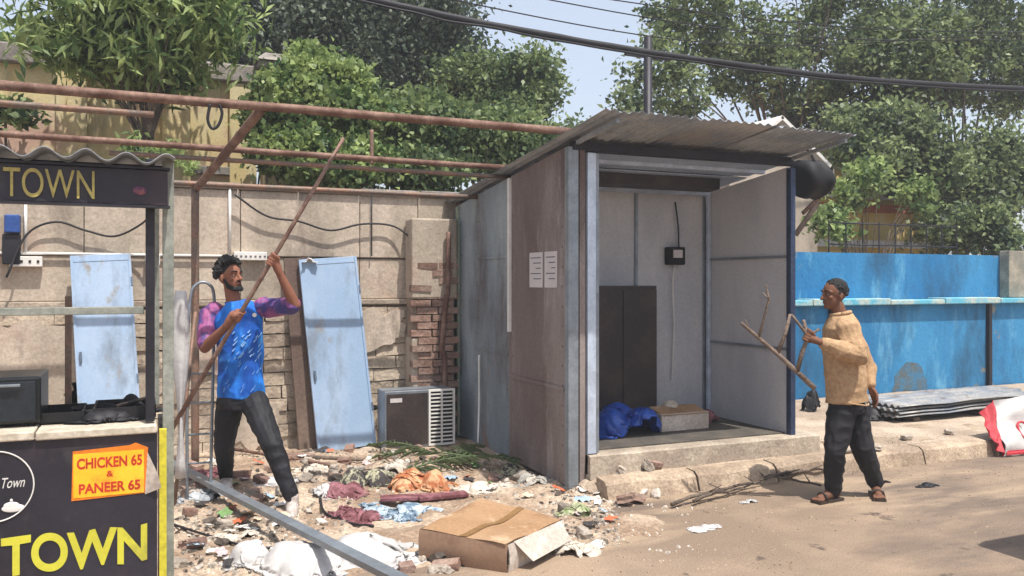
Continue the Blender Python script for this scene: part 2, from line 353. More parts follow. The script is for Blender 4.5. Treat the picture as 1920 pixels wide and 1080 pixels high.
l_vine = LEAF('leaf_vine', (0.05, 0.11, 0.035), (0.36, 0.45, 0.16), 2.8, 0.42)
l_dry = LEAF('leaf_cut', (0.10, 0.14, 0.06), (0.24, 0.26, 0.13), 5, 0.2)

# ------------------------------------------------------------ ground, road, verge, pavement
def sheet(name, x0, x1, y0, y1, z, mat, n=1, hf=None):
    mb = MB(); vs = []; fs = []
    nx, ny = (n if isinstance(n, tuple) else (n, n))
    for j in range(ny + 1):
        for i in range(nx + 1):
            x = x0 + (x1 - x0) * i / nx; y = y0 + (y1 - y0) * j / ny
            vs.append((x, y, z + (hf(x, y) if hf else 0)))
    for j in range(ny):
        for i in range(nx):
            a = j * (nx + 1) + i; fs.append((a, a + 1, a + nx + 2, a + nx + 1))
    return mb.add(vs, fs).build(name, mat, kind='structure', smooth=bool(hf))
sheet('ground', -400, 400, -400, 400, -0.03, m_ground)
sheet('road', -60, 60, -7, 5.66, 0.0, m_road, (240, 50), lambda x, y: 0.004 * nz(x * 2, y * 2) - (0.0 if y < 5.6 else 0.002))
def verge(x, y):
    e = min(1, max(0, (y - 4.55) / 0.6)) * min(1, max(0, (3.6 - x) / 0.5)) 
    h = 0.012 + 0.035 * fbm(x * 1.7, y * 1.7, 2.2) + 0.03 * fbm(x * 6, y * 6, 5.1, 3)
    h += 0.07 * max(0, 1 - abs(y - 7.4) / 1.4) * (0.6 + 0.6 * nz(x * 1.1, y * 1.3, 9.2))
    return -0.025 + e * (0.03 + max(-0.015, h))
sheet('dirt_verge', -7, 3.6, 4.5, 9.0, 0.004, m_dirt, (260, 120), verge)
sheet('back_yard', -30, 40, 8.95, 40, -0.02, m_ground, (40, 20), lambda x, y: 0.05 * nz(x, y))
PZ = 0.14
pav = MB().b2((3.35, 5.86, -0.02), (30, 8.7, PZ - 0.004))
pv = sheet('pavement', 3.35, 30, 5.84, 8.72, PZ, m_pave, (260, 40), lambda x, y: 0.012 * fbm(x * 2.5, y * 2.5, 1.0) - (0.02 if y < 5.9 else 0))
pav.build('pavement_base', m_kerb, pv)
x = 3.3; k = 0
while x < 16:
    L_ = random.uniform(0.75, 1.05); mb = MB()
    n = 7; rings = []
    for i in range(n + 1):
        xx = x + (L_ - 0.02) * i / n; j = 0.035 * nz(xx * 5, 1.2); j2 = 0.025 * nz(xx * 6, 4.2)
        rings.append([(xx, 5.66 + j, -0.02), (xx, 5.70 + j, PZ - 0.03 + j2), (xx, 5.74 + j, PZ + j2 * 0.5), (xx, 5.87, PZ + 0.008), (xx, 5.87, -0.02)])
    mb.loft(rings).build('kerb_stone', m_kerb, pv); x += L_; k += 1

# ------------------------------------------------------------ boundary wall behind
WY = 8.8; WH = 2.64
bw = thing('boundary_wall', (0.3, WY, 0), 'old tan boundary wall of rendered slabs over rough stone courses behind the stall', 'wall')
MB().b2((-6, WY + 0.03, -0.05), (3.9, WY + 0.25, WH - 0.03)).build('wall_core', m_mort, bw)
# rendered slabs, upper
xs = [-6, -4.6, -3.2, -1.8, -0.45, 0.93, 2.12, 2.75, 3.2, 3.9]
for a, b in zip(xs[:-1], xs[1:]):
    mb = MB().b2((a + 0.003, WY - 0.03, 1.93), (b - 0.003, WY + 0.03, WH - 0.06)); mb.build('render_slab', m_rend, bw, bev=0.008)
    mb = MB().b2((a + 0.003, WY - 0.012, 1.50), (b - 0.003, WY + 0.03, 1.915)); mb.build('render_slab', m_rend, bw, bev=0.008)
x = -6
while x < 3.9:
    l_ = random.uniform(0.5, 0.8); MB().b2((x, WY - 0.07, WH - 0.06 + random.uniform(-0.006, 0.006)), (min(3.9, x + l_ - 0.012), WY + 0.28, WH + random.uniform(-0.01, 0.015))).build('coping_stone', m_yelcop, bw, bev=0.01); x += l_
MB().b2((-6, WY - 0.055, 1.44), (3.9, WY + 0.02, 1.497)).build('ledge', m_slab, bw, bev=0.01)
# stone courses, lower
bl = []
for q in range(6):
    Ls = 0.30 + 0.05 * q; mb = MB().box((0, 0, 0), (Ls - 0.009, 0.09, 0.121)); me = mb.mesh('stone_block', m_blk)
    bm = bmesh.new(); bm.from_mesh(me); bmesh.ops.subdivide_edges(bm, edges=[e for e in bm.edges if e.calc_length() > 0.15], cuts=3)
    for v in bm.verts: v.co += Vector((nz(v.co.x * 9 + q, v.co.z * 9, 1), nz(v.co.x * 9, v.co.z * 9 + q, 5) * 1.4, nz(v.co.x * 9, q, v.co.z * 9))) * 0.011
    bm.to_mesh(me); bm.free(); bl.append((Ls, me))
for row in range(11):
    x = -3.2 - random.random() * 0.3
    while x < 3.2:
        Ls, me = random.choice(bl)
        link('stone_block', me, bw, (x + Ls / 2, WY - 0.005 + random.uniform(-0.014, 0.014), 0.06 + 0.129 * row), (0, random.uniform(-0.015, 0.015), 0)); x += Ls
for i_, (cx_, cz_, rx_, rz_) in enumerate([(-0.9, 0.9, 0.55, 0.42), (0.75, 1.05, 0.35, 0.30), (1.0, 0.35, 0.3, 0.3), (2.3, 1.18, 0.30, 0.2), (-0.2, 0.6, 0.4, 0.25)]):
    n_ = 30; ring = []
    for q in range(n_):
        an = 2 * PI * q / n_; k_ = 1 + 0.5 * nz(math.cos(an) * 2.2 + i_ * 4, math.sin(an) * 2.2, 1) + 0.2 * nz(math.cos(an) * 7, math.sin(an) * 7, i_); ring.append((cx_ + rx_ * k_ * math.cos(an), cz_ + rz_ * k_ * math.sin(an)))
    MB().add([(a_, WY - 0.072, b_) for a_, b_ in ring] + [(a_ * 1.0, WY - 0.03, b_) for a_, b_ in ring], [tuple(range(n_))] + [(q, n_ + q, n_ + (q + 1) % n_, (q + 1) % n_) for q in range(n_)]).build('plaster_patch', m_rend, bw)
# brick pillar + broken part at the kiosk end
bp = thing('brick_pillar', (2.85, 8.62, 0), 'pinkish red brick pillar with crumbling plaster beside the kiosk', 'pillar')
MB().b2((2.62, 8.56, 0), (3.08, 8.76, 2.3)).build('pillar_core', m_mort, bp)
bme = MB().box((0, 0, 0), (0.215, 0.10, 0.066)).mesh('brick', m_brick)
for r in range(24):
    for c_ in range(2):
        x = 2.735 + c_ * 0.23 + (0.035 if r % 2 else -0.035)
        if r < 20 or random.random() < 0.6:
            link('brick', bme, bp, (x, 8.545 + random.uniform(-0.012, 0.012) - 0.03 * (8 < r < 14), 0.05 + 0.078 * r), (0, random.uniform(-0.02, 0.02), random.uniform(-0.05, 0.05)))
MB().b2((2.60, 8.495, 1.50), (3.1, 8.75, 2.34)).build('plaster_cap', m_rend, bp, bev=0.02)
MB().b2((2.60, 8.50, 0), (2.86, 8.75, 1.1)).build('plaster_base', m_rend, bp, bev=0.02)
dp = MB().tube(spline([(2.98, 8.44, 2.2), (2.97, 8.43, 1.6), (2.95, 8.42, 1.5), (2.9, 8.42, 1.0), (2.93, 8.42, 0.85), (2.93, 8.42, 0.1)]), 0.028)
dp.build('drain_pipe', m_rust, smooth=True, label='rust coloured drain pipe running down the brick pillar', cat='pipe')

# conduits and switches on the wall
cd = thing('conduit', (0, WY - 0.05, 1.9), 'thin white electrical conduit running along the tan wall with vertical droppers', 'conduit')
zc = onY(300, 477, WY - 0.05).z
MB().tube([(-2.2, WY - 0.05, zc), (1.1, WY - 0.05, zc - 0.01)], 0.013).build('horizontal_pipe', m_white, cd, smooth=True)
for px_, top in ((48, 375), (431, 345)):
    p = onY(px_, 477, WY - 0.05); t = onY(px_, top, WY - 0.05)
    MB().tube([(p.x, p.y, zc), (p.x, p.y, t.z)], 0.014).build('vertical_pipe', m_white, cd, smooth=True)
def switchboard(px0, px1, py0, py1, n, label):
    a = onY(px0, py1, WY - 0.06); b = onY(px1, py0, WY - 0.06)
    t = thing('switchboard', ((a.x + b.x) / 2, WY - 0.05, a.z), label, 'switchboard', 'switchboards fixed on the tan wall')
    MB().b2((a.x, WY - 0.10, a.z), (b.x, WY - 0.03, b.z)).build('casing', m_white, t, bev=0.006)
    for i in range(n):
        x = a.x + (b.x - a.x) * (i + 0.5) / n
        MB().b2((x - 0.010, WY - 0.106, a.z + 0.035), (x + 0.010, WY - 0.099, b.z - 0.035)).build('switch', m_ink if n > 4 else m_plas, t)
    return t
switchboard(18, 80, 481, 500, 4, 'white switchboard on the wall below the wavy wire at the far left')
switchboard(272, 300, 478, 497, 3, 'small switchboard on the wall beside the grey stall post')
switchboard(438, 500, 473, 488, 7, 'white switch strip with dark sockets just above the man in the blue jersey')
w1 = spline([onY(12, 520, 8.6), onY(50, 440, 8.7), onY(105, 416, 8.7), onY(160, 432, 8.7), onY(215, 443, 8.7), onY(265, 420, 8.6), onY(288, 395, 8.5)], 6)
MB().tube(w1, 0.010, 6).build('hanging_wire', m_cable, label='black wavy wire hanging below the stall sign in front of the wall', cat='wire', smooth=True)
w2 = spline([onY(440, 365, 8.68), onY(500, 405, 8.7), onY(560, 415, 8.7), onY(620, 432, 8.7), onY(680, 420, 8.7), onY(740, 425, 8.7), onY(785, 460, 8.6)], 6)
MB().tube(w2, 0.010, 6).build('hanging_wire', m_cable, label='black cable sagging across the rendered wall right of the man with the rod', cat='wire', smooth=True)
w3 = [onY(697, 350, 8.74), onY(697, 480, 8.74)]
MB().tube(w3, 0.007, 6).build('down_wire', m_cable, label='thin straight vertical wire down the wall above the tall blue panel', cat='wire', smooth=True)

# ------------------------------------------------------------ yellow wall behind
YY = 11.0
yw = thing('yellow_wall', (-2, YY, 0), 'tall faded yellow wall with grey coping behind the young tree', 'wall')
yr = onY(472, 150, YY).x
MB().b2((-14, YY, -0.05), (yr, YY + 0.3, 4.12)).build('wall_face', m_yel, yw)
MB().b2((-14, YY - 0.10, 4.12), (yr + 0.08, YY + 0.36, 4.34)).build('coping', m_yelcop, yw, bev=0.02)
for px_ in (135, 330, 455):
    p = onY(px_, 300, YY); MB().b2((p.x - 0.16, YY - 0.07, -0.02), (p.x + 0.16, YY - 0.002, 4.118)).build('pilaster', m_yel, yw, bev=0.01)
MB().b2((-14, YY - 0.06, 2.98), (yr, YY - 0.002, 3.08)).build('string_course', m_yelcop, yw, bev=0.01)
gp = onY(522, 130, YY)
t = thing('gate_pillar', (gp.x, YY, 0), 'pale pillar with wide stone cap rising out of the vines', 'pillar')
MB().b2((gp.x - 0.2, YY - 0.2, -0.05), (gp.x + 0.2, YY + 0.2, 4.3)).build('shaft', m_yel, t, bev=0.01)
MB().b2((gp.x - 0.27, YY - 0.27, 4.3), (gp.x + 0.27, YY + 0.27, 4.38)).box((gp.x, YY, 4.44), (0.62, 0.62, 0.115), taper=0.6).build('pillar_cap', m_yelcop, t, bev=0.01)

# ------------------------------------------------------------ blue wall at right
BY = 8.75
bwl = thing('blue_wall', (9, BY, 0), 'bright blue painted compound wall with peeling patches right of the kiosk', 'wall')
MB().b2((5.75, BY, -0.05), (26, BY + 0.3, 1.36)).build('lower_wall', m_blue, bwl)
MB().b2((5.75, BY + 0.22, 1.36), (26, BY + 0.4, 2.08)).build('upper_wall', m_blue, bwl)
x = 5.75
while x < 24:
    l_ = random.uniform(0.9, 1.4); dz = random.uniform(-0.015, 0.02)
    MB().b2((x, BY - 0.11, 1.36), (x + l_ - 0.012, BY + 0.21, 1.44 + dz)).build('coping_slab', m_bluecop, bwl, bev=0.012); x += l_
for px_ in (1556, 1851):
    p = onY(px_, 700, BY); MB().b2((p.x - 0.03, BY - 0.06, PZ), (p.x + 0.03, BY - 0.002, 1.355)).build('down_pipe', m_darkpost, bwl)
def patch(cx, cz, rx, rz, y, seed, name='peeled_patch', mat=m_bluebare, flatbot=False):
    mb = MB(); n = 22; ring = []
    for i in range(n):
        a = 2 * PI * i / n; k = 1 + 0.28 * nz(math.cos(a) * 2 + seed, math.sin(a) * 2, seed)
        z = math.sin(a) * rz * k
        if flatbot and z < 0: z *= 0.15
        ring.append((cx + math.cos(a) * rx * k, y, cz + z))
    mb.add(ring + [(p[0], y + 0.003, p[2]) for p in ring], [tuple(range(n))] + [(i, (i + 1) % n, n + (i + 1) % n, n + i) for i in range(n)])
    return mb.build(name, mat, bwl)
p = onY(1705, 705, BY); patch(p.x, PZ + 0.02, 0.34, 0.38, BY - 0.004, 1.1, mat=M('dark_arch_stain', hx('#586163'), col2=hx('#3d7090'), scale=7), flatbot=True)
# grey stained pillar at far right of the blue wall
p = onY(1905, 520, BY + 0.1)
MB().b2((p.x - 0.22, BY + 0.05, 1.44), (p.x + 0.6, BY + 0.215, 2.15)).build('bare_pier', m_bluebare, bwl, bev=0.01)

# railing on the blue wall
rl = thing('railing', onY(1680, 470, 8.98), 'thin steel railing standing above the blue wall', 'railing')
xa, xb = onY(1560, 450, 9.0).x, onY(1800, 450, 9.0).x
for z in (2.2, 2.5): MB().tube([(xa, 9.06, z), (xb, 9.06, z)], 0.011, 6).build('rail', m_darkpost, rl, smooth=True)
me = MB().tube([(0, 0, 0), (0, 0, 0.5)], 0.010, 6).mesh('baluster', m_darkpost)
for i in range(9): link('baluster', me, rl, (xa + (xb - xa) * i / 8, 9.06, 2.03))

# yellow building beyond the blue wall
m_ybld = M('yellow_house_paint', hx('#d4b24c'), col2=hx('#dcc688'), scale=1.2, bump=0.1)
m_oband = M('orange_house_band', hx('#b0653a'), var=0.12)
m_glass = M('dark_glass', hx('#262c33'), var=0.2, rough=0.15, bump=0)
HB = 12.6
xa, xb = onY(1495, 300, HB).x, onY(1775, 300, HB).x
hb = thing('yellow_house', ((xa + xb) / 2, HB, 0), 'yellow house with orange bands half hidden by the tree at right', 'house')
MB().b2((xa, HB, -0.05), (xb, HB + 5, 4.3)).build('wall', m_ybld, hb)
MB().b2((xa - 0.15, HB - 0.25, 4.3), (xb + 0.15, HB + 5.2, 4.48)).build('roof_slab', m_oband, hb, bev=0.02)
for z in (3.05, 2.35): MB().b2((xa, HB - 0.12, z), (xb, HB - 0.002, z + 0.14)).build('band', m_oband if z > 3 else m_white, hb)
for i in range(4):
    cx = xa + (xb - xa) * (i + 0.5) / 4
    f = MB().b2((cx - 0.38, HB - 0.05, 3.3), (cx + 0.38, HB - 0.003, 4.1)).build('window', m_white, hb)
    MB().b2((cx - 0.32, HB - 0.058, 3.36), (cx + 0.32, HB - 0.051, 4.04)).build('pane', m_glass, f)
    f = MB().b2((cx - 0.32, HB - 0.05, 1.2), (cx + 0.32, HB - 0.003, 2.25)).build('window', m_white, hb)
    MB().b2((cx - 0.26, HB - 0.058, 1.26), (cx + 0.26, HB - 0.051, 2.19)).build('pane', m_glass, f)
# small gabled roof behind the kiosk
g0 = onY(1460, 218, 11.5)
gh = thing('gabled_house', (g0.x, 11.6, 0), 'small white gabled house top peeking above the kiosk roof', 'house')
hw = 0.95; mb = MB(); zz = g0.z
mb.add([(g0.x - hw, 11.6, -0.05), (g0.x + hw, 11.6, -0.05), (g0.x + hw, 11.6, zz - .75), (g0.x, 11.6, zz - .08), (g0.x - hw, 11.6, zz - .75),
        (g0.x - hw, 14, -0.05), (g0.x + hw, 14, -0.05), (g0.x + hw, 14, zz - .75), (g0.x, 14, zz - .08), (g0.x - hw, 14, zz - .75)],
       [(0, 1, 2, 3, 4), (9, 8, 7, 6, 5), (0, 5, 6, 1), (1, 6, 7, 2), (2, 7, 8, 3), (3, 8, 9, 4), (4, 9, 5, 0)]).build('wall', m_rend, gh)
for s in (-1, 1):
    d = Vector((s * hw * 1.15, 0, -0.68 * 1.15)); a = Vector((g0.x, 11.4, zz))
    n_ = Vector((d.z * -s, 0, d.x * s)).normalized()
    vs = [a, a + d, a + d + Vector((0, 2.7, 0)), a + Vector((0, 2.7, 0))]; vs += [v - n_ * 0.06 for v in vs]
    MB().add(vs, [(0, 1, 2, 3), (7, 6, 5, 4), (0, 4, 5, 1), (1, 5, 6, 2), (2, 6, 7, 3), (3, 7, 4, 0)]).build('roof_slope', m_white, gh)
MB().b2((g0.x - 0.2, 11.56, zz - 0.75), (g0.x + 0.2, 11.597, zz - 0.35)).build('vent', m_glass, gh)

# ------------------------------------------------------------ kiosk
KX0, KX1, KF, KB = 3.14, 5.42, 6.04, 8.72; FZ = 0.30
def roofz(y): return 2.90 - 0.105 * (y - 5.3)
kk = thing('kiosk', ((KX0 + KX1) / 2, (KF + KB) / 2, PZ), 'metal sheet kiosk with open front, tin canopy and brown and green side', 'kiosk')
mb = MB(); rings = []
for i in range(13):
    xx = KX0 + 0.14 + (KX1 + 0.08 - KX0) * i / 12; j = 0.012 * nz(xx * 5, 2.2)
    rings.append([(xx, 5.93 + j, PZ - 0.03), (xx, 5.94 + j, FZ - 0.012 + j * 0.4), (xx, 5.96 + j, FZ), (xx, KB, FZ), (xx, KB, PZ - 0.03)])
mb.loft(rings).build('plinth', m_slab, kk)
MB().b2((KX0 + 0.05, 6.1, FZ + 0.002), (KX1 - 0.04, 7.3, FZ + 0.012)).build('floor', m_floor, kk)
# left side panels (outside)
def side(y0, y1, z0, mat, name='side_panel', x=KX0, th=0.03, dx=0.0):
    mb = MB(); n = 5
    vs = []
    for s in (0, 1):
        for (y, zt) in ((y0, roofz(y0) - 0.06), (y1, roofz(y1) - 0.06)):
            vs += [(x + dx + s * th, y, z0), (x + dx + s * th, y, zt)]
    mb.add(vs, [(0, 1, 3, 2), (4, 6, 7, 5), (0, 2, 6, 4), (1, 5, 7, 3), (0, 4, 5, 1), (2, 3, 7, 6)])
    return mb.build(name, mat, kk)
side(6.10, 7.17, 0.05, m_brn)
side(7.22, 8.02, 0.03, m_grn); side(8.03, 8.68, 0.04, m_grn, dx=0.006)
MB().b2((KX0 - 0.022, 7.165, 1.22), (KX0 + 0.02, 7.215, roofz(7.2) - 0.07)).build('joint_strip', m_white, kk)
MB().b2((KX0 - 0.006, 7.17, 0.05), (KX0 + 0.02, 7.212, 1.218)).build('joint_strip', m_brn, kk)
MB().b2((KX0 - 0.02, 8.55, 0.04), (KX0 + 0.005, 8.60, roofz(8.6) - 0.08)).build('corner_strip', M('pale_green_strip', hx('#8c9a86'), var=0.1, rough=0.5), kk)
MB().b2((KX0 - 0.012, 6.10, 0.80), (KX0 - 0.001, 7.16, 0.83)).build('seam', m_brn, kk)
# rivets along the sheet edges
rv = MB()
for y_ in (6.14, 7.13, 7.26, 7.98, 8.07, 8.5):
    z_ = 0.2
    while z_ < roofz(y_) - 0.15: rv.ell((KX0 - 0.002 + (0.006 if y_ > 8.03 else 0), y_ + 0.004 * nz(z_ * 9, y_), z_), (0.004, 0.007, 0.007), nu=6, nv=3); z_ += 0.16
rv.build('rivets', m_rust, kk, kind='stuff')
for z_ in (1.0, 1.9): MB().b2((KX0 - 0.010, 7.222, z_), (KX0 - 0.001, 8.018, z_ + 0.022)).build('seam', m_grn, kk)
# notices
for (a, b, sl) in ((6.23, 6.46, 0), (6.50, 6.76, 0)):
    nt = MB().b2((KX0 - 0.006, a, 1.63), (KX0 - 0.001, b, 1.93)).build('paper_notice', m_paper, kk)
    for i in range(5):
        MB().b2((KX0 - 0.008, a + 0.03, 1.88 - 0.045 * i), (KX0 - 0.0062, b - 0.03 - 0.05 * (i % 3), 1.888 - 0.045 * i)).build('print_line', m_ink, nt)
# posts
def bar(p, q, w=0.04, d=0.04, mat=m_galv, name='post', parent=kk, bev=0.003):
    p, q = Vector(p), Vector(q); t = (q - p).normalized()
    a = Vector((0, 1, 0)) if abs(t.y) < 0.9 else Vector((1, 0, 0)); u = t.cross(a).normalized(); v = t.cross(u).normalized()
    return MB().box((p + q) / 2, (w, d, (q - p).length), (u, v, t)).build(name, mat, parent, bev=bev)
bar((KX0 + 0.03, KF, 0.0), (KX0 + 0.03, KF, roofz(KF) - 0.07), 0.09, 0.07, m_galv)
bar((KX0 + 0.11, KF - 0.012, 0.05), (KX0 + 0.11, KF - 0.012, roofz(KF) - 0.07), 0.05, 0.05, m_brn)
bar((KX0 + 0.19, KF - 0.02, 0.30), (KX0 + 0.19, KF - 0.02, roofz(KF) - 0.11), 0.075, 0.05, m_alu)
bar((KX0 + 0.19, KF - 0.03, 0.14), (KX0 + 0.19, KF - 0.03, 0.30), 0.10, 0.08, m_alu)
bar((KX0 + 0.25, KF, 0.30), (KX0 + 0.25, KF, roofz(KF) - 0.11), 0.035, 0.05, m_galv)
bar((KX1 - 0.02, KF, FZ - 0.02), (KX1 - 0.02, KF, roofz(KF) - 0.12), 0.055, 0.06, M('blue_grey_post', hx('#3a4660'), var=0.2, rough=0.5, metal=0.3))
bar((KX0 + 0.03, KB - 0.04, 0.1), (KX0 + 0.03, KB - 0.04, roofz(KB) - 0.06), 0.05, 0.05, m_galv)
# upper left signage-blue board
# inside left wall, back wall, right wall of three stacked panels
MB().b2((KX0 + 0.045, 6.12, FZ), (KX0 + 0.06, 7.28, 2.6)).build('inner_panel', m_inn, kk)
bw_x = [KX0 + 0.06, 3.85, 4.55, KX1 - 0.03]
for a, b in zip(bw_x[:-1], bw_x[1:]):
    MB().b2((a + 0.006, 7.30, FZ), (b - 0.006, 7.33, 2.63)).build('back_panel', m_inn, kk)
for xx in bw_x[1:3] + [KX1 - 0.05]: bar((xx, 7.285, FZ), (xx, 7.285, 2.62), 0.03, 0.02, m_galv, 'frame_bar')
for (z0, z1) in ((FZ, 1.06), (1.075, 1.90), (1.915, 2.62)):
    for (y0, y1) in ((6.07, 7.28), ):
        mb = MB()
        zt0 = z1 if z1 < 2.6 else roofz(y0) - 0.10; zt1 = z1 if z1 < 2.6 else roofz(y1) - 0.10
        x0, x1 = KX1 - 0.02, KX1
        mb.add([(x0, y0, z0), (x0, y0, zt0), (x0, y1, z0), (x0, y1, zt1), (x1, y0, z0), (x1, y0, zt0), (x1, y1, z0), (x1, y1, zt1)],
               [(0, 2, 3, 1), (4, 5, 7, 6), (0, 4, 6, 2), (1, 3, 7, 5), (0, 1, 5, 4), (2, 6, 7, 3)]).build('right_panel', m_inn, kk)
for z in (1.067, 1.907): bar((KX1 - 0.03, 6.08, z), (KX1 - 0.03, 7.27, z), 0.024, 0.024, m_galv, 'frame_bar')
bar((KX1 - 0.045, 7.22, FZ), (KX1 - 0.045, 7.22, 2.6), 0.035, 0.035, m_alu, 'frame_bar')
MB().b2((KX1 + 0.001, 6.07, FZ), (KX1 + 0.02, KB, 2.5)).build('outer_panel', m_grn, kk)
# ceiling, beams, lintel
def slabseg(name, x0, x1, y0, y1, dz, th, mat):
    mb = MB(); vs = []
    for (xx, yy) in ((x0, y0), (x1, y0), (x1, y1), (x0, y1)): vs.append((xx, yy, roofz(yy) - dz))
    vs += [(v[0], v[1], v[2] - th) for v in vs]
    return mb.add(vs, [(0, 1, 2, 3), (7, 6, 5, 4), (0, 4, 5, 1), (1, 5, 6, 2), (2, 6, 7, 3), (3, 7, 4, 0)]).build(name, mat, kk)
slabseg('ceiling_panel', KX0 + 0.02, KX1 - 0.03, 6.10, 6.62, 0.055, 0.012, m_ceil)
slabseg('ceiling_panel', KX0 + 0.02, KX1 - 0.03, 6.64, 7.32, 0.07, 0.012, m_ceil)
slabseg('ceiling_beam', KX0 + 0.02, KX1 - 0.02, 6.00, 6.06, 0.03, 0.07, m_darkpost)
slabseg('ceiling_beam', KX0 + 0.3, KX1 - 0.3, 6.70, 6.86, 0.085, 0.10, m_cab)
slabseg('ceiling_beam', KX0 + 0.06, KX1 - 0.04, 6.36, 6.40, 0.068, 0.03, m_alu)
slabseg('ceiling_beam', KX0 + 0.06, KX1 - 0.04, 7.20, 7.27, 0.085, 0.05, m_alu)
slabseg('canopy_rafter', KX0 + 0.04, KX0 + 0.07, 5.36, 5.99, 0.03, 0.03, m_sheetold)
slabseg('canopy_rafter', KX1 - 0.06, KX1 - 0.03, 5.36, 5.99, 0.03, 0.03, m_sheetold)
# roof sheets (corrugations run front to back), slightly lapped
XR = onY(1612, 265, 5.3).x; x = KX0 - 0.10; i = 0; l_ = (XR - x + 0.12) / 3
while i < 3:
    fr = 5.30 + (0.02 if i % 2 else 0) + (0.03 if i == 2 else 0); zt = roofz(fr) + 0.006 + 0.006 * (i % 2)
    corr((x, fr, zt), (l_, 0, 0), (0, 8.80 - fr, roofz(8.80) - roofz(fr)), amp=0.009, pitch=0.076, dents=0.02, nv=10).build('roof_sheet', m_sheetold if i != 1 else m_sheet, kk, smooth=True)
    x += l_ - 0.06; i += 1
# black water drum / roll slung at right
t = thing('black_drum', (5.72, 6.2, 2.3), 'black plastic drum hung on the upper right corner of the kiosk', 'drum')
p = onY(1522, 338, 6.25)
mb = MB(); rings = []
for (dx_, r) in ((-0.14, 0.10), (-0.13, 0.165), (-0.05, 0.178), (-0.04, 0.168), (0.04, 0.168), (0.05, 0.178), (0.10, 0.170), (0.13, 0.12), (0.14, 0.05)):
    rings.append([(p.x + dx_ * 1.1, p.y + math.cos(a) * r, p.z + math.sin(a) * r) for a in [2 * PI * q / 24 for q in range(24)]])
t.location = (p.x, p.y, p.z - 0.18)
rings = [[Vector(q) + Vector((0.05 * nz(q[0] * 5, q[1] * 5, q[2] * 5), 0, 0.06 * nz(q[2] * 6, q[0] * 6, 2))) for q in r0] for r0 in rings]
mb.loft(rings).build('drum_body', m_plas, t, smooth=True)
MB().tube(spline([(p.x - 0.05, p.y - 0.1, p.z + 0.15), (p.x - 0.12, p.y - 0.05, p.z + 0.28), (5.42, p.y, p.z + 0.32)]), 0.012, 6).build('hanging_strap', m_cable, t)
bar(onY(1505, 400, 6.3), onY(1545, 362, 6.3), 0.035, 0.025, m_rust, 'bracket', t)
bar(onY(1492, 440, 6.3), onY(1535, 378, 6.3), 0.05, 0.02, m_barklight, 'wooden_brace', t)

# contents of the kiosk
cb = thing('cabinet', (3.85, 7.1, FZ), 'plain dark brown cabinet standing against the back wall inside the kiosk', 'cabinet')
a = onY(1112, 530, 7.0); b = onY(1226, 530, 7.0)
MB().b2((a.x - 0.1, 6.95, FZ + 0.012), (b.x, 7.28, 1.64)).build('carcass', m_cab, cb, bev=0.006)
mx = (a.x + b.x - 0.1) / 2
for s in (0, 1):
    x0, x1 = (a.x - 0.09, mx - 0.004) if s == 0 else (mx + 0.004, b.x - 0.01)
    d = MB().b2((x0, 6.932, FZ + 0.06), (x1, 6.949, 1.60)).build('door', m_cab, cb, bev=0.003)
p = onY(1265, 480, 7.25)
mt = thing('electric_meter', (p.x, 7.25, p.z - 0.12), 'dark electric meter with wires on the kiosk back wall', 'meter')
MB().b2((p.x - 0.10, 7.19, p.z - 0.09), (p.x + 0.09, 7.285, p.z + 0.09)).build('casing', m_plas, mt, bev=0.01)
MB().b2((p.x - 0.06, 7.183, p.z - 0.02), (p.x + 0.05, 7.189, p.z + 0.06)).build('dial', m_paper, mt)
MB().tube(spline([(p.x, 7.25, p.z - 0.09), (p.x - 0.03, 7.24, p.z - 0.3), (p.x + 0.0, 7.26, p.z - 0.7), (p.x - 0.02, 7.27, p.z - 1.25)]), 0.009, 6).build('wire', m_white, mt)
MB().tube(spline([(p.x + 0.05, 7.25, p.z + 0.09), (p.x + 0.05, 7.26, p.z + 0.3), (p.x + 0.02, 7.27, p.z + 0.55)]), 0.008, 6).build('wire', m_cable, mt)

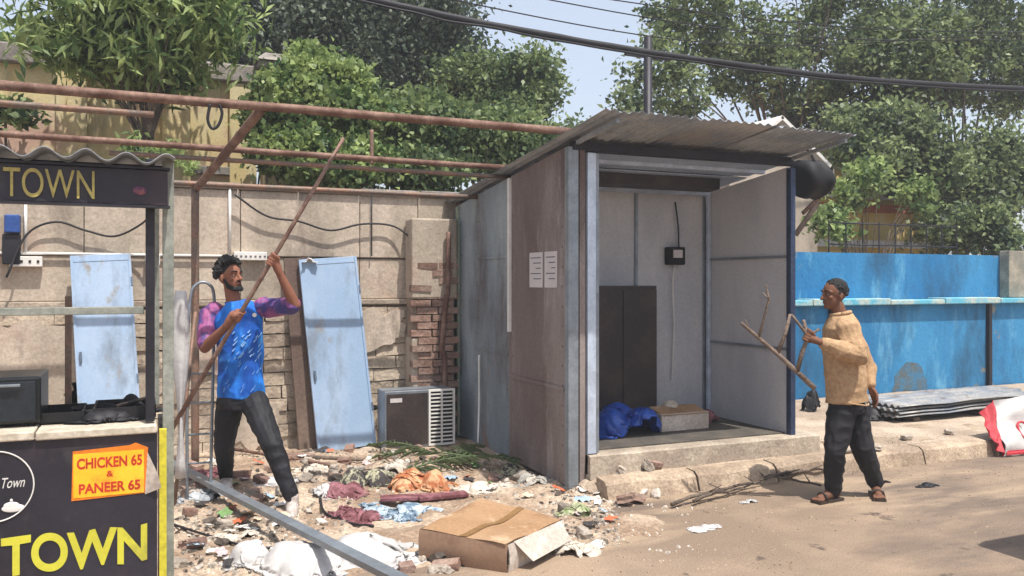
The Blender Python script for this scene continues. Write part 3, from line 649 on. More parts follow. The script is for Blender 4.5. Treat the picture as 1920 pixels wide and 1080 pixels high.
# crumpled heap helper (cloth, tarps, sacks): a closed folded lump
def heap(cx, cy, cz, rx, ry, h, seed, rot=0.0, fold=0.35, n=44, m=16, rough=0.25, ground=None, full=False):
    """a real sheet dropped over a few lumps: small position-based cloth simulation"""
    r_ = np.random.default_rng(int(seed * 10) + 3); big = max(rx, ry) > 0.12
    n = 54 if big else 20; steps = 110 if big else 50; S = 1.30 + 0.35 * fold
    u = np.linspace(-1, 1, n); U, V = np.meshgrid(u, u, indexing='ij')
    cr, sr = math.cos(rot), math.sin(rot)
    a1, a2, a3 = r_.uniform(0, 6.28, 3); f = lambda A, B, k, p: np.sin(A * k + p) * np.cos(B * k * 1.3 + p * 2.1)
    X = U * rx * (1 + rough * 0.6 * np.sin(V * 2 + a1)) + 0.16 * rx * f(U, V, 2.6, a1) + 0.05 * rx * f(V, U, 7, a2)
    Y = V * ry * (1 + rough * 0.6 * np.sin(U * 2 + a2)) + 0.16 * ry * f(V, U, 2.6, a3) + 0.05 * ry * f(U, V, 7, a1)
    rad = np.sqrt(U ** 2 + V ** 2); kk_ = 1 - 0.16 * np.clip(rad - 0.8, 0, 1) * 2; X *= kk_; Y *= kk_
    Pp = np.stack([cx + X * cr - Y * sr, cy + X * sr + Y * cr, np.full_like(X, cz + h * 1.5)], -1)
    Pp[..., 2] += h * 0.35 * (f(U, V, 5, a2) + 0.6 * f(V, U, 11, a3)) + r_.normal(size=X.shape) * 0.004
    G = np.array([[ground(float(Pp[i, j, 0]), float(Pp[i, j, 1])) if ground else cz for j in range(n)] for i in range(n)])
    Pp[..., 2] += G - cz
    nb = 4 if big else 2; bx_r = r_.uniform(-0.5, 0.5, nb); by_r = r_.uniform(-0.5, 0.5, nb); bh = h * r_.uniform(0.55, 0.95, nb); br_ = r_.uniform(0.30, 0.55, nb)
    if full: bx_r *= 0.6; by_r *= 0.4; br_ = r_.uniform(0.5, 0.65, nb); bh = h * r_.uniform(0.6, 0.9, nb); S = 1.38; steps = 150
    bxw = cx + bx_r * rx * cr - by_r * ry * sr; byw = cy + bx_r * rx * sr + by_r * ry * cr
    def H(q):
        z = G.copy()
        for k in range(nb):
            d2 = ((q[..., 0] - bxw[k]) ** 2 + (q[..., 1] - byw[k]) ** 2) / (br_[k] * min(1.4 * min(rx, ry), max(rx, ry))) ** 2
            z = np.maximum(z, G + bh[k] * np.sqrt(np.clip(1 - d2, 0, 1)))
        return z + 0.005
    L1, L2 = 2 * rx * S / (n - 1), 2 * ry * S / (n - 1); D = math.hypot(L1, L2); prev = Pp.copy()
    def con(a, b, L_, k):
        d = b - a; l_ = np.linalg.norm(d, axis=-1, keepdims=True) + 1e-9; c = d * ((l_ - L_) / l_ * 0.5 * k); a += c; b -= c
    for st_ in range(steps):
        v = (Pp - prev) * 0.93; prev = Pp.copy(); Pp = Pp + v; Pp[..., 2] -= 0.0020
        for it in range(5):
            for o in (0, 1):
                con(Pp[o:n - 1:2][:(n - o) // 2], Pp[o + 1:n:2], L1, 1.0); con(Pp[:, o:n - 1:2][:, :(n - o) // 2], Pp[:, o + 1:n:2], L2, 1.0)
            for o in (0, 1):
                con(Pp[o:n - 1:2, :-1][:(n - o) // 2], Pp[o + 1:n:2, 1:], D, 0.4)
            for o in (0, 1, 2, 3):
                A_1 = Pp[o:n - 2:4]; B_1 = Pp[o + 2:n:4]; k_ = min(len(A_1), len(B_1)); con(A_1[:k_], B_1[:k_], 2 * L1, 0.22)
                A_1 = Pp[:, o:n - 2:4]; B_1 = Pp[:, o + 2:n:4]; k_ = min(A_1.shape[1], B_1.shape[1]); con(A_1[:, :k_], B_1[:, :k_], 2 * L2, 0.22)
            hz_ = H(Pp); hit = Pp[..., 2] < hz_; Pp[..., 2] = np.where(hit, hz_, Pp[..., 2])
            Pp[hit, 0:2] = prev[hit, 0:2] * 0.55 + Pp[hit, 0:2] * 0.45
    cap_ = H(Pp) + h * 0.55; Pp[..., 2] = np.where(Pp[..., 2] > cap_, cap_ + (Pp[..., 2] - cap_) * 0.3, Pp[..., 2])
    dx = np.gradient(Pp, axis=0); dy = np.gradient(Pp, axis=1); N_1 = np.cross(dx, dy); N_1 /= np.linalg.norm(N_1, axis=-1, keepdims=True) + 1e-9
    if N_1[..., 2].mean() < 0: N_1 = -N_1
    top = Pp.reshape(-1, 3); bot = (Pp - N_1 * 0.003).reshape(-1, 3); T = n * n
    vs = [tuple(q) for q in top] + [tuple(q) for q in bot]; fs = []
    for i in range(n - 1):
        for j in range(n - 1):
            a = i * n + j; fs.append((a, a + n, a + n + 1, a + 1)); fs.append((T + a, T + a + 1, T + a + n + 1, T + a + n))
    for i in range(n - 1):
        for a, b in ((i * n + n, i * n), (i * n + n - 1, i * n + 2 * n - 1), (i, i + 1), ((n - 1) * n + i + 1, (n - 1) * n + i)): fs.append((a, b, T + b, T + a))
    return MB().add(vs, fs)
heap(3.98, 6.66, FZ + 0.01, 0.42, 0.28, 0.30, 3.1).build('blue_bag', m_bluetarp, smooth=True, label='crumpled bright blue plastic bundle on the kiosk floor', cat='bundle')
cbx = thing('carton', (4.62, 6.75, FZ + 0.012), 'flat pale carton lying on the kiosk floor beside the blue bundle', 'box')
MB().b2((4.36, 6.55, FZ + 0.012), (4.88, 6.93, FZ + 0.17)).build('carton_body', m_cardw, cbx, bev=0.005)
MB().box((4.62, 6.66, FZ + 0.185), (0.5, 0.24, 0.006), (Vector((1, 0, 0)), Vector((0, 0.97, 0.2)), Vector((0, -0.2, 0.97)))).build('flap', m_card, cbx)
heap(4.6, 6.76, FZ + 0.175, 0.15, 0.1, 0.09, 5.5).build('rag', m_sackd, smooth=True, label='small cream rag heaped on the pale carton in the kiosk', cat='rag')
heap(5.08, 6.9, FZ + 0.01, 0.13, 0.16, 0.14, 9.5).build('brown_bag', m_cred, smooth=True, label='small reddish brown bag by the right wall of the kiosk', cat='bag')

# ------------------------------------------------------------ steel pipe frame left of the kiosk
pf = thing('pipe_frame', (0.2, 6.04, 0), 'rusty steel pipe frame spanning from the left to the kiosk roof', 'frame')
def pipe(a, b, r=0.026, mat=m_rust, name='rail', parent=pf, w=0.0):
    a, b = Vector(a), Vector(b); n = 12
    pts = [a.lerp(b, i / n) + Vector((0, 0, -w * math.sin(PI * i / n) + 0.004 * nz(i * 0.7, a.y))) for i in range(n + 1)]
    return MB().tube(pts, r, 8).build(name, mat, parent, smooth=True)
pipe((-3.2, 6.04, 2.885), (3.22, 6.04, 2.875), 0.032)
pipe((-3.2, 6.16, 2.80), (0.10, 6.16, 2.79), 0.022, m_rust2)
pipe((-3.2, 7.3, 2.79), (3.2, 7.3, 2.74), 0.026)
pipe((-0.2, 7.34, 2.68), (3.2, 7.34, 2.66), 0.02, m_rust2)
pipe((-3.2, 8.02, 2.56), (3.2, 8.02, 2.53), 0.024, m_rust2)
px3 = onY(366, 380, 8.06); pt3 = onY(370, 352, 8.02); pipe((px3.x, 8.06, 0.0), (px3.x, 8.06, 2.55), 0.034, m_rust2, 'post')
pipe(pt3, (onY(490, 215, 6.04).x, 6.06, 2.86), 0.034, m_rust, 'brace')
pipe((-3.0, 6.04, 0.0), (-3.0, 6.04, 2.86), 0.028, m_rust2, 'post')
pipe((-3.0, 7.3, 0.0), (-3.0, 7.3, 2.78), 0.028, m_rust2, 'post')
pipe((-1.6, 6.04, 2.86), (-1.6, 7.3, 2.77), 0.018, m_rust2, 'cross_bar')
p = onY(697, 240, 7.3); pipe((p.x, 7.3, 2.70), (p.x, 7.3, 3.0), 0.018, m_rust2, 'stub')
# dry twist of cloth / pods hanging from the rail
p = onY(402, 222, 6.04)
hk = MB().tube(spline([(p.x - 0.03, 6.0, 2.86), (p.x - 0.045, 6.0, 2.76), (p.x - 0.02, 6.0, 2.70), (p.x + 0.02, 6.0, 2.72), (p.x + 0.045, 6.0, 2.80), (p.x + 0.03, 6.0, 2.86)]), [0.010] * 41, 6)
hk.build('hanging_loop', m_cable, label='dark loop of rope hanging from the rusty top rail', cat='rope', smooth=True)

# ------------------------------------------------------------ leaning panels by the wall
def lean(px_tl, px_tr, py_t, px_bl, px_br, py_b, label, cat, name, mat, ytop=8.66, ybot=8.42, ground=0.02, th=0.035, group=None, frame=True):
    tl, tr = onY(px_tl, py_t, ytop), onY(px_tr, py_t, ytop); bl_, br = onY(px_bl, py_b, ybot), onY(px_br, py_b, ybot)
    dz = 0
    bl_.z = br.z = max(0.02, (bl_.z + br.z) / 2); tl.z = tr.z = (tl.z + tr.z) / 2
    u = (br - bl_).normalized(); up = ((tl + tr) / 2 - (bl_ + br) / 2); L_ = up.length; up.normalize(); n_ = u.cross(up).normalized()
    u = up.cross(n_).normalized() if up.cross(n_).dot(u) > 0 else -up.cross(n_).normalized()
    W = ((br - bl_).length + (tr - tl).length) / 2; c = (tl + tr + bl_ + br) / 4
    t = thing(name, (c.x, ybot, bl_.z), label, cat, group)
    MB().box(c, (W, th, L_), (u, n_, up)).build('sheet', mat, t, bev=0.003)
    if frame:
        for hz_ in (-0.3, 0.32): MB().box(c + u * (W / 2 - 0.004) + up * L_ * hz_ , (0.018, th + 0.03, 0.08), (u, n_, up)).build('hinge', m_doorback, t)
        nn = n_ if n_.y < 0 else -n_
        for s in (-1, 1):
            MB().box(c + u * s * (W / 2 - 0.012) + nn * (th / 2 + 0.004), (0.022, 0.010, L_ - 0.002), (u, n_, up)).build('edge_trim', mat, t)
        MB().box(c + up * (L_ / 2 - 0.05) + nn * (th / 2 + 0.002), (W - 0.05, 0.004, 0.02), (u, n_, up)).build('top_fold', mat, t)
        MB().box(c + u * (-W / 2 + 0.045) + nn * (th / 2 + 0.012) - up * 0.2, (0.02, 0.024, 0.09), (u, n_, up)).build('latch', m_doorback, t)
    return t
lean(563, 664, 484, 592, 709, 852, 'tall pale blue sheet panel leaning on the wall right of the man in the jersey', 'sheet', 'metal_sheet', m_door, group='pale blue panels leaning on the wall')
lean(130, 246, 478, 148, 262, 775, 'pale blue sheet panel leaning on the wall seen through the stall', 'sheet', 'metal_sheet', m_door, group='pale blue panels leaning on the wall')
lean(540, 566, 484, 552, 612, 850, 'dark brown board leaning behind the tall blue panel', 'board', 'brown_board', m_board, ytop=8.72, ybot=8.56, frame=False)
# tied cloth on the top of the tall panel
p = onY(582, 487, 8.6)
heap(p.x, 8.62, p.z - 0.03, 0.07, 0.05, 0.06, 1.2, fold=0.6, rough=0.7).build('knotted_cloth', m_sack, smooth=True, label='knotted white cloth on the top of the tall blue panel', cat='cloth')

# ------------------------------------------------------------ cooler with grille beside kiosk
ax0, ax1 = onY(722, 800, 8.15).x, onY(803, 800, 8.15).x; ax2 = onY(852, 800, 8.15).x
ac = thing('air_cooler', ((ax0 + ax2) / 2, 8.25, 0.02), 'grey air cooler with white grille standing by the kiosk side wall', 'air cooler')
MB().b2((ax0, 8.16, 0.02), (ax2, 8.45, 0.60)).build('housing', m_galv, ac, bev=0.008)
MB().b2((ax0 + 0.02, 8.145, 0.06), (ax1 - 0.01, 8.158, 0.57)).build('front_panel', m_cab, ac)
fr = MB(); fr.b2((ax1, 8.13, 0.04), (ax1 + 0.02, 8.159, 0.60)).b2((ax2 - 0.02, 8.13, 0.04), (ax2, 8.159, 0.60)).b2((ax1 + 0.021, 8.13, 0.58), (ax2 - 0.021, 8.159, 0.60)).b2((ax1 + 0.021, 8.13, 0.04), (ax2 - 0.021, 8.159, 0.06))
fr.b2(((ax1 + ax2) / 2 - 0.008, 8.13, 0.061), ((ax1 + ax2) / 2 + 0.008, 8.159, 0.579))
gr = fr.build('grille', m_white, ac)
MB().b2((ax1 + 0.021, 8.15, 0.061), (ax2 - 0.021, 8.158, 0.579)).build('grille_back', m_plas, gr)
MB().b2((ax0 + 0.05, 8.140, 0.49), (ax0 + 0.17, 8.1445, 0.53)).build('rating_plate', m_paper, ac)
for kx in (ax0 + 0.05, ax2 - 0.05): MB().b2((kx - 0.03, 8.18, -0.02), (kx + 0.03, 8.43, 0.019)).build('foot', m_plas, ac)
MB().tube(spline([(ax0 + 0.01, 8.46, 0.4), (ax0 - 0.08, 8.5, 0.35), (ax0 - 0.1, 8.5, 0.1), (ax0 + 0.0, 8.4, 0.04)]), 0.012, 6).build('hose', m_plas, ac, smooth=True)
sl = MB().box((0, 0, 0), ((ax2 - ax1 - 0.045), 0.012, 0.013)).mesh('slat', m_white)
for i in range(13): link('slat', sl, gr, ((ax1 + ax2) / 2, 8.138, 0.09 + 0.0385 * i))

# ------------------------------------------------------------ food stall (TOWN)
SYY = 4.34; SX0, SX1 = -1.9, 0.13
st = thing('food_stall', (-0.7, 4.7, 0), 'black food stall counter with yellow TOWN lettering and a sign above', 'food stall')
MB().b2((SX0, SYY, -0.02), (SX1 - 0.045, SYY + 0.02, 0.975)).build('front_panel', m_black, st)
MB().b2((SX1 - 0.036, SYY - 0.012, -0.02), (SX1 - 0.004, SYY + 0.03, 0.985)).build('yellow_corner', m_yedge, st)
MB().b2((SX1 - 0.03, SYY + 0.031, -0.02), (SX1 - 0.008, SYY + 0.62, 0.97)).build('end_panel', m_darkpost, st)
MB().b2((SX0, SYY - 0.02, 0.976), (-0.42, SYY + 0.64, 1.015)).build('counter_top', m_cream, st, bev=0.006)
MB().b2((-0.415, SYY - 0.02, 0.972), (SX1 - 0.046, SYY + 0.64, 1.010)).build('counter_top', m_cream, st, bev=0.006)
for (x, y, mt_, w_) in ((SX1 + 0.005, SYY + 0.07, m_stallpost, 0.05), (SX1 - 0.075, SYY + 0.05, m_darkpost, 0.04), (SX1 - 0.04, SYY + 0.62, m_stallpost, 0.035), (SX0 + 0.05, SYY + 0.06, m_stallpost, 0.05), (SX0 + 0.05, SYY + 0.6, m_stallpost, 0.04)):
    bar((x, y, 1.02 if w_ < 0.05 and x > 0 and y < 4.5 else (1.018 if x < SX1 - 0.02 else 0.0)), (x, y, 2.26), w_, w_, mt_, 'post', st)
zb = onY(150, 583, SYY + 0.08).z
bar((SX0, SYY + 0.09, zb), (SX1 - 0.1, SYY + 0.09, zb), 0.035, 0.045, m_stallpost, 'shelf_bar', st)
p = onY(128, 700, SYY + 0.6); bar((p.x, SYY + 0.6, 1.02), (p.x, SYY + 0.6, zb + 0.06), 0.03, 0.03, m_rust2, 'post', st)
# top sign
zs0, zs1 = 2.035, 2.20
sg = MB().b2((SX0, SYY - 0.03, zs0), (SX1, SYY, zs1)).build('sign_board', m_black, st, bev=0.003)
MB().b2((SX0, SYY - 0.045, zs0 - 0.012), (SX1 + 0.01, SYY + 0.01, zs0 - 0.001)).b2((SX0, SYY - 0.045, zs1 + 0.001), (SX1 + 0.01, SYY + 0.01, zs1 + 0.012)).build('sign_frame', m_darkpost, sg)
a = onY(8, 340, SYY).x; b = onY(178, 340, SYY).x
text('TOWN', m_tan, sg, a, b, zs0 + 0.018, zs1 - 0.018, SYY - 0.0305, depth=0.006)
p = onY(262, 355, SYY)
MB().ell((p.x, SYY - 0.033, p.z - 0.01), (0.03, 0.003, 0.02)).build('printed_picture', M('sign_print', hx('#5c3b52'), col2=hx('#8a5a5a'), scale=30), sg)
# corrugated roof above the sign
corr((SX0, SYY - 0.12, zs1 + 0.045), (SX1 - SX0 + 0.03, 0, 0), (0, 1.0, 0.03), amp=0.022, pitch=0.165, thick=0.005, per=12, dents=0.01).build('roof_sheet', m_sheetold, st, smooth=True)
bar((SX0, SYY + 0.08, zs1 + 0.018), (SX1, SYY + 0.08, zs1 + 0.018), 0.03, 0.03, m_darkpost, 'roof_bearer', st)
bar((SX0, SYY + 0.62, zs1 + 0.03), (SX1, SYY + 0.62, zs1 + 0.03), 0.03, 0.03, m_darkpost, 'roof_bearer', st)
# front lettering
text('TOWN', m_ylet, st, onY(2, 1030, SYY).x, onY(276, 1030, SYY).x, 0.375, 0.548, SYY - 0.001, bold=0.028, wob=0.10, depth=0.003)
# circle emblem with script
ec = onY(-12, 913, SYY); R_ = 0.155
mb = MB()
ring = MB().tube([(ec.x + R_ * math.cos(a), SYY - 0.003, ec.z + R_ * math.sin(a)) for a in [2 * PI * i / 48 for i in range(49)]], 0.0032, 5)
em = ring.build('emblem_ring', m_white, st)
text('Town', m_white, em, onY(4, 912, SYY).x, onY(47, 912, SYY).x, ec.z - 0.01, ec.z + 0.035, SYY - 0.001, shear=0.35)
heapm = MB().ell((ec.x + 0.075, SYY - 0.004, ec.z - 0.10), (0.045, 0.003, 0.018)).ell((ec.x + 0.068, SYY - 0.004, ec.z - 0.086), (0.030, 0.003, 0.014)).ell((ec.x + 0.068, SYY - 0.004, ec.z - 0.066), (0.006, 0.003, 0.008))
heapm.build('emblem_dish', m_white, em)
# menu sticker
a = onY(134, 880, SYY).x; b = onY(276, 880, SYY).x
mb = MB(); z0, z1 = 0.686, 0.925
ax_ = [(a, z0), (b - 0.01, z0 + 0.008), (b + 0.004, z1 - 0.02), (b - 0.05, z1 + 0.006), (b - 0.075, z1 - 0.004), (a + 0.005, z1 - 0.015)]
mb.add([(q[0], SYY - 0.003, q[1]) for q in ax_] + [(q[0], SYY - 0.0005, q[1]) for q in ax_], [tuple(range(6)), tuple(range(11, 5, -1))] + [(i, (i + 1) % 6, 6 + (i + 1) % 6, 6 + i) for i in range(6)])
sk = mb.build('menu_sticker', m_orange, st)
MB().b2((a + 0.008, SYY - 0.0045, z0 + 0.012), (b - 0.014, SYY - 0.0032, z1 - 0.028)).build('sticker_ground', m_orangepaper, sk)
mb = MB().add([(b - 0.01, SYY - 0.002, z0), (b + 0.06, SYY - 0.03, z0 + 0.03), (b + 0.045, SYY - 0.035, z0 + 0.1), (b + 0.0, SYY - 0.002, z0 + 0.2)], [(0, 1, 2, 3)])
mb.build('curled_corner', m_cardw, sk)
text('CHICKEN 65', m_redlet, sk, a + 0.022, b - 0.022, z1 - 0.098, z1 - 0.048, SYY - 0.0047, depth=0.001, bold=0.03)
text('&', m_redlet, sk, (a + b) / 2 - 0.014, (a + b) / 2 + 0.014, z0 + 0.098, z0 + 0.125, SYY - 0.0047, depth=0.001, bold=0.02)
text('PANEER 65', m_redlet, sk, a + 0.03, b - 0.03, z0 + 0.028, z0 + 0.075, SYY - 0.0047, depth=0.001, bold=0.03)
# oven and utensils on counter
p = onY(82, 795, SYY + 0.25)
ov = thing('oven', (p.x - 0.25, SYY + 0.3, 1.015), 'black glossy oven on the left of the stall counter', 'oven')
MB().b2((p.x - 0.5, SYY + 0.12, 1.03), (p.x, SYY + 0.5, 1.245)).build('casing', m_oven, ov, bev=0.012)
d = MB().b2((p.x - 0.48, SYY + 0.108, 1.045), (p.x - 0.02, SYY + 0.118, 1.225)).build('door', m_glass, ov, bev=0.004)
MB().tube([(p.x - 0.4, SYY + 0.09, 1.21), (p.x - 0.08, SYY + 0.09, 1.21)], 0.007, 6).build('handle', m_galv, d)
for sx in (-0.46, -0.04):
    for sy in (0.15, 0.47): MB().tube([(p.x + sx, SYY + sy, 1.014), (p.x + sx, SYY + sy, 1.032)], 0.015, 8).build('foot', m_plas, ov)
def tray(px_, yoff, w_, d_, h_, label, mat=m_plas):
    p = onY(px_, 780, SYY + yoff); t = thing('cooking_tray', (p.x, p.y, 1.015), label, 'tray', 'dark trays on the stall counter')
    MB().b2((p.x - w_ / 2, p.y - d_ / 2, 1.016), (p.x + w_ / 2, p.y + d_ / 2, 1.02)).build('tray_base', mat, t)
    for s in (-1, 1):
        MB().b2((p.x - w_ / 2, p.y + s * d_ / 2 - 0.004, 1.021), (p.x + w_ / 2, p.y + s * d_ / 2 + 0.004, 1.016 + h_)).build('tray_side', mat, t)
        MB().b2((p.x + s * (w_ / 2 + 0.0045) - 0.004, p.y - d_ / 2, 1.021), (p.x + s * (w_ / 2 + 0.0045) + 0.004, p.y + d_ / 2, 1.016 + h_)).build('tray_side', mat, t)
    return t
tray(120, 0.33, 0.17, 0.3, 0.05, 'low black tray beside the oven on the stall counter')
tray(235, 0.33, 0.26, 0.32, 0.06, 'wide black tray at the right end of the stall counter')
p = onY(178, 780, SYY + 0.36)
pn = thing('frying_pan', (p.x, p.y, 1.015), 'dark frying pan between the trays on the stall counter', 'pan')
rings = []
for (r, z) in ((0.075, 1.016), (0.10, 1.06), (0.106, 1.062), (0.08, 1.022)): rings.append([(p.x + r * math.cos(q), p.y + r * math.sin(q), z) for q in [2 * PI * i / 24 for i in range(24)]])
MB().loft(rings).build('pan_bowl', m_plas, pn, smooth=True)
MB().tube([(p.x + 0.10, p.y - 0.02, 1.06), (p.x + 0.24, p.y - 0.06, 1.10)], 0.009, 6).build('handle', m_cab, pn)
heap(onY(205, 780, 4.62).x, 4.55, 1.015, 0.16, 0.10, 0.055, 4.1).build('dark_cloth', m_cable, smooth=True, label='black rag bunched on the stall counter beside the pan', cat='rag')
heap(onY(262, 780, 4.8).x, 4.72, 1.015, 0.10, 0.08, 0.11, 6.1).build('dark_bag', m_plas, smooth=True, label='black crumpled bag in the right tray on the stall counter', cat='bag')
# little box hanging with cable at right inner side, blue tube device at left
p = onY(290, 430, 5.0)
hp = thing('hanging_plug', (p.x, 5.0, p.z - 0.05), 'black plug with cord hanging beside the grey stall post', 'plug')
MB().b2((p.x - 0.018, 4.98, p.z - 0.02), (p.x + 0.018, 5.02, p.z + 0.025)).build('plug_body', m_plas, hp, bev=0.004)
MB().tube(spline([(p.x, 5.0, p.z + 0.02), (p.x + 0.005, 5.0, p.z + 0.12), (p.x + 0.02, 4.98, p.z + 0.2)]), 0.006, 6).build('cord', m_cable, hp)
MB().tube(spline([(p.x, 5.0, p.z - 0.02), (p.x - 0.02, 5.0, p.z - 0.12), (p.x - 0.015, 5.0, p.z - 0.24)]), 0.005, 6).build('cord', m_cable, hp)
p = onY(20, 430, 8.5)
fb = thing('wall_device', (p.x, 8.7, p.z - 0.2), 'small blue and dark electrical box on the wall at far left', 'box')
MB().b2((p.x - 0.07, 8.66, p.z - 0.02), (p.x + 0.05, 8.768, p.z + 0.14)).build('device_case', M('blue_device', hx('#2c4a86'), var=0.2, rough=0.4), fb, bev=0.01)
MB().b2((p.x - 0.09, 8.69, p.z - 0.30), (p.x + 0.05, 8.768, p.z - 0.03)).build('lower_case', m_darkpost, fb, bev=0.01)

# ------------------------------------------------------------ metal rack and white cloth behind the stall
rk = thing('metal_rack', (0.45, 6.9, 0.03), 'thin pale metal rack with curved top standing behind the stall', 'rack')
a = onY(335, 600, 6.9); b = onY(402, 600, 6.9)
zt = onY(380, 528, 6.9).z
MB().tube(spline([(a.x + 0.06, 6.9, 0.02), (a.x + 0.06, 6.9, 1.0), (a.x + 0.08, 6.9, zt - 0.15), (a.x + 0.13, 6.9, zt - 0.02), (b.x - 0.04, 6.9, zt - 0.02), (b.x, 6.9, zt - 0.15), (b.x - 0.01, 6.9, 1.0), (b.x - 0.03, 6.9, 0.02)], 6), 0.012, 6).build('side_tube', m_galv, rk, smooth=True)
for z in (0.30, 0.52, 0.76, 0.98): MB().tube([(a.x + 0.06, 6.9, z), (b.x - 0.015, 6.9, z)], 0.008, 6).build('rung', m_galv, rk, smooth=True)
MB().tube([(a.x - 0.04, 6.7, 0.02), (a.x + 0.12, 6.92, 1.45)], 0.014, 6).build('stay', m_rust2, rk, smooth=True)
# hanging white cloth
a = onY(326, 545, 6.6); b = onY(352, 545, 6.6)
mb = MB(); n = 14; rings = []
for i in range(n):
    z = a.z - (a.z - 0.25) * i / (n - 1); q = []
    for k in range(16):
        an = 2 * PI * k / 16; w_ = (b.x - a.x) / 2 * (0.7 + 0.4 * math.sin(i * 0.5)) * (1 + 0.3 * math.sin(an * 4 + i * 0.2))
        q.append(((a.x + b.x) / 2 + math.cos(an) * w_, 6.6 + math.sin(an) * 0.03 + 0.004 * i, z))
    rings.append(q)
mb.loft(rings).build('white_cloth', m_sack, label='long white cloth hanging beside the stall post', cat='cloth', smooth=True)

# ------------------------------------------------------------ debris on the ground
def place(px_, py_, h=0.0):
    p = onG(px_, py_, h)
    for _ in range(3): p = onG(px_, py_, verge(p.x, p.y) if p.x < 3.5 and p.y > 4.55 else 0.0)
    return p
# cardboard box
# big collapsed cardboard box
N_ = place(952, 1074); L_p = place(790, 1048); R_p = place(1043, 1030)
top_h = 0.165
bx_ = thing('cardboard_box', ((L_p + R_p) / 2), 'large flat brown cardboard box with dented top lying on the ground', 'box')
u = (L_p - N_); v = (R_p - N_); u.z = v.z = 0
u = u * 1.02; v = v * 1.15
n = 14; vs = []; fs = []
for j in range(n + 1):
    for i in range(n + 1):
        s, t_ = i / n, j / n
        q = N_ + u * s + v * t_ ; bul = 0.022 * nz(s * 2.4, t_ * 2.4, 3.3) - 0.022 * math.exp(-((s - 0.45) ** 2 + (t_ - 0.55) ** 2) / 0.05)
        vs.append((q.x - 0.015 + 0.03 * s, q.y, N_.z + top_h + bul + 0.05 * t_ * s + 0.03 * s))
for j in range(n):
    for i in range(n): a = j * (n + 1) + i; fs.append((a, a + n + 1, a + n + 2, a + 1))
b0 = len(vs); vs += [(q[0], q[1], q[2] - 0.006) for q in vs[:b0]]
fs += [tuple(i + b0 for i in reversed(f)) for f in fs[:n * n]]
MB().add(vs, fs).build('box_top', m_card, bx_, smooth=True)
def wallq(p, q, h0, h1, mat, name, inset):
    p, q = Vector(p), Vector(q); nn = (q - p).cross(Vector((0, 0, 1))).normalized() * 0.006
    m_ = 8; vs = []
    for i in range(m_ + 1):
        a = p.lerp(q, i / m_); o_ = nn * (1 + 1.2 * nz(i * 0.6, inset)); hh = h0 + (h1 - h0) * i / m_
        for k in range(4): vs.append(a + o_ * (0.4 + math.sin(PI * k / 3) * 2.2) + Vector((0, 0, hh * k / 3)))
    base = len(vs); vs += [w_ - nn for w_ in vs]; fs = []
    for i in range(m_):
        for k in range(3): a = i * 4 + k; fs += [(a, a + 4, a + 5, a + 1), (base + a, base + a + 1, base + a + 5, base + a + 4)]
    return MB().add(vs, fs).build(name, mat, bx_, smooth=True)
mbt = MB(); tp_ = []
for i in range(13):
    q = N_ + u * 0.5 + v * (i / 12); s_i, t_i = 0.5, i / 12
    z_ = N_.z + top_h + 0.022 * nz(s_i * 2.4, t_i * 2.4, 3.3) - 0.022 * math.exp(-((s_i - 0.45) ** 2 + (t_i - 0.55) ** 2) / 0.05) + 0.05 * t_i * s_i + 0.015 + 0.004
    un = u.normalized() * 0.024; tp_.append([Vector((q.x, q.y, z_)) - un, Vector((q.x, q.y, z_)) + un, Vector((q.x, q.y, z_ - 0.002)) + un, Vector((q.x, q.y, z_ - 0.002)) - un])
mbt.loft(tp_).build('packing_tape', M('packing_tape', hx('#8a6a45'), var=0.1, rough=0.3, bump=0.02), bx_)
fl = MB().add([N_ + v * 0.1 + Vector((0, 0, top_h)), N_ + v * 0.95 + Vector((0, 0, top_h)), N_ + v * 0.9 - u * 0.16 + Vector((0, 0, top_h - 0.10)), N_ + v * 0.15 - u * 0.18 + Vector((0, 0, top_h - 0.11))], [(0, 1, 2, 3)])
fl.build('box_flap', m_cardw, bx_)
wallq(N_ + u, N_, top_h + 0.02, top_h - 0.006, m_cardd, 'box_side', 1.0)
wallq(N_, N_ + v, top_h - 0.006, top_h, m_cardw, 'box_side', 2.0)
wallq(N_ + v, N_ + u + v, top_h, top_h + 0.06, m_cardd, 'box_side', 3.0)
wallq(N_ + u + v, N_ + u, top_h + 0.06, top_h + 0.02, m_cardd, 'box_side', 4.0)
def hp_(px_, py_, rx, ry, h, seed, name, mat, label, cat, rot=0.0, fold=0.4, rough=0.3, group=None):
    p = place(px_, py_)
    return heap(p.x, p.y, p.z, rx, ry, h, seed, rot - YAW, fold, n=56, m=22, rough=rough, full=(cat in ('sack', 'sand heap')), ground=lambda x, y: (verge(x, y) if x < 3.5 and y > 4.55 else 0.0)).build(name, mat, smooth=True, label=label, cat=cat, group=group)
hp_(700, 1040, 0.30, 0.30, 0.16, 1.7, 'white_sack', m_sack, 'bulging white plastic sack lying against the cardboard box', 'sack', 0.3, 0.30)
hp_(560, 1062, 0.28, 0.20, 0.16, 7.2, 'white_sack', m_sack, 'crumpled white sack at the bottom under the steel channel', 'sack', -0.2, 0.32)
hp_(462, 1052, 0.17, 0.13, 0.13, 11.4, 'white_sack', m_sack, 'small pointed white sack nearest the yellow stall corner', 'sack', 0.5, 0.35)
hp_(1082, 1040, 0.22, 0.12, 0.10, 14.4, 'white_sack', m_sackd, 'flat cream sack lying right of the cardboard box', 'sack', 0.05, 0.3)
hp_(870, 1062, 0.20, 0.10, 0.09, 21.4, 'dark_rag', m_cable, 'black rag under the front edge of the cardboard box', 'rag', 0.1, 0.5)
hp_(520, 905, 0.18, 0.12, 0.05, 91.0, 'white_paper', m_sack, 'crumpled white paper beside the front leg of the man in the jersey', 'paper', 0.6)
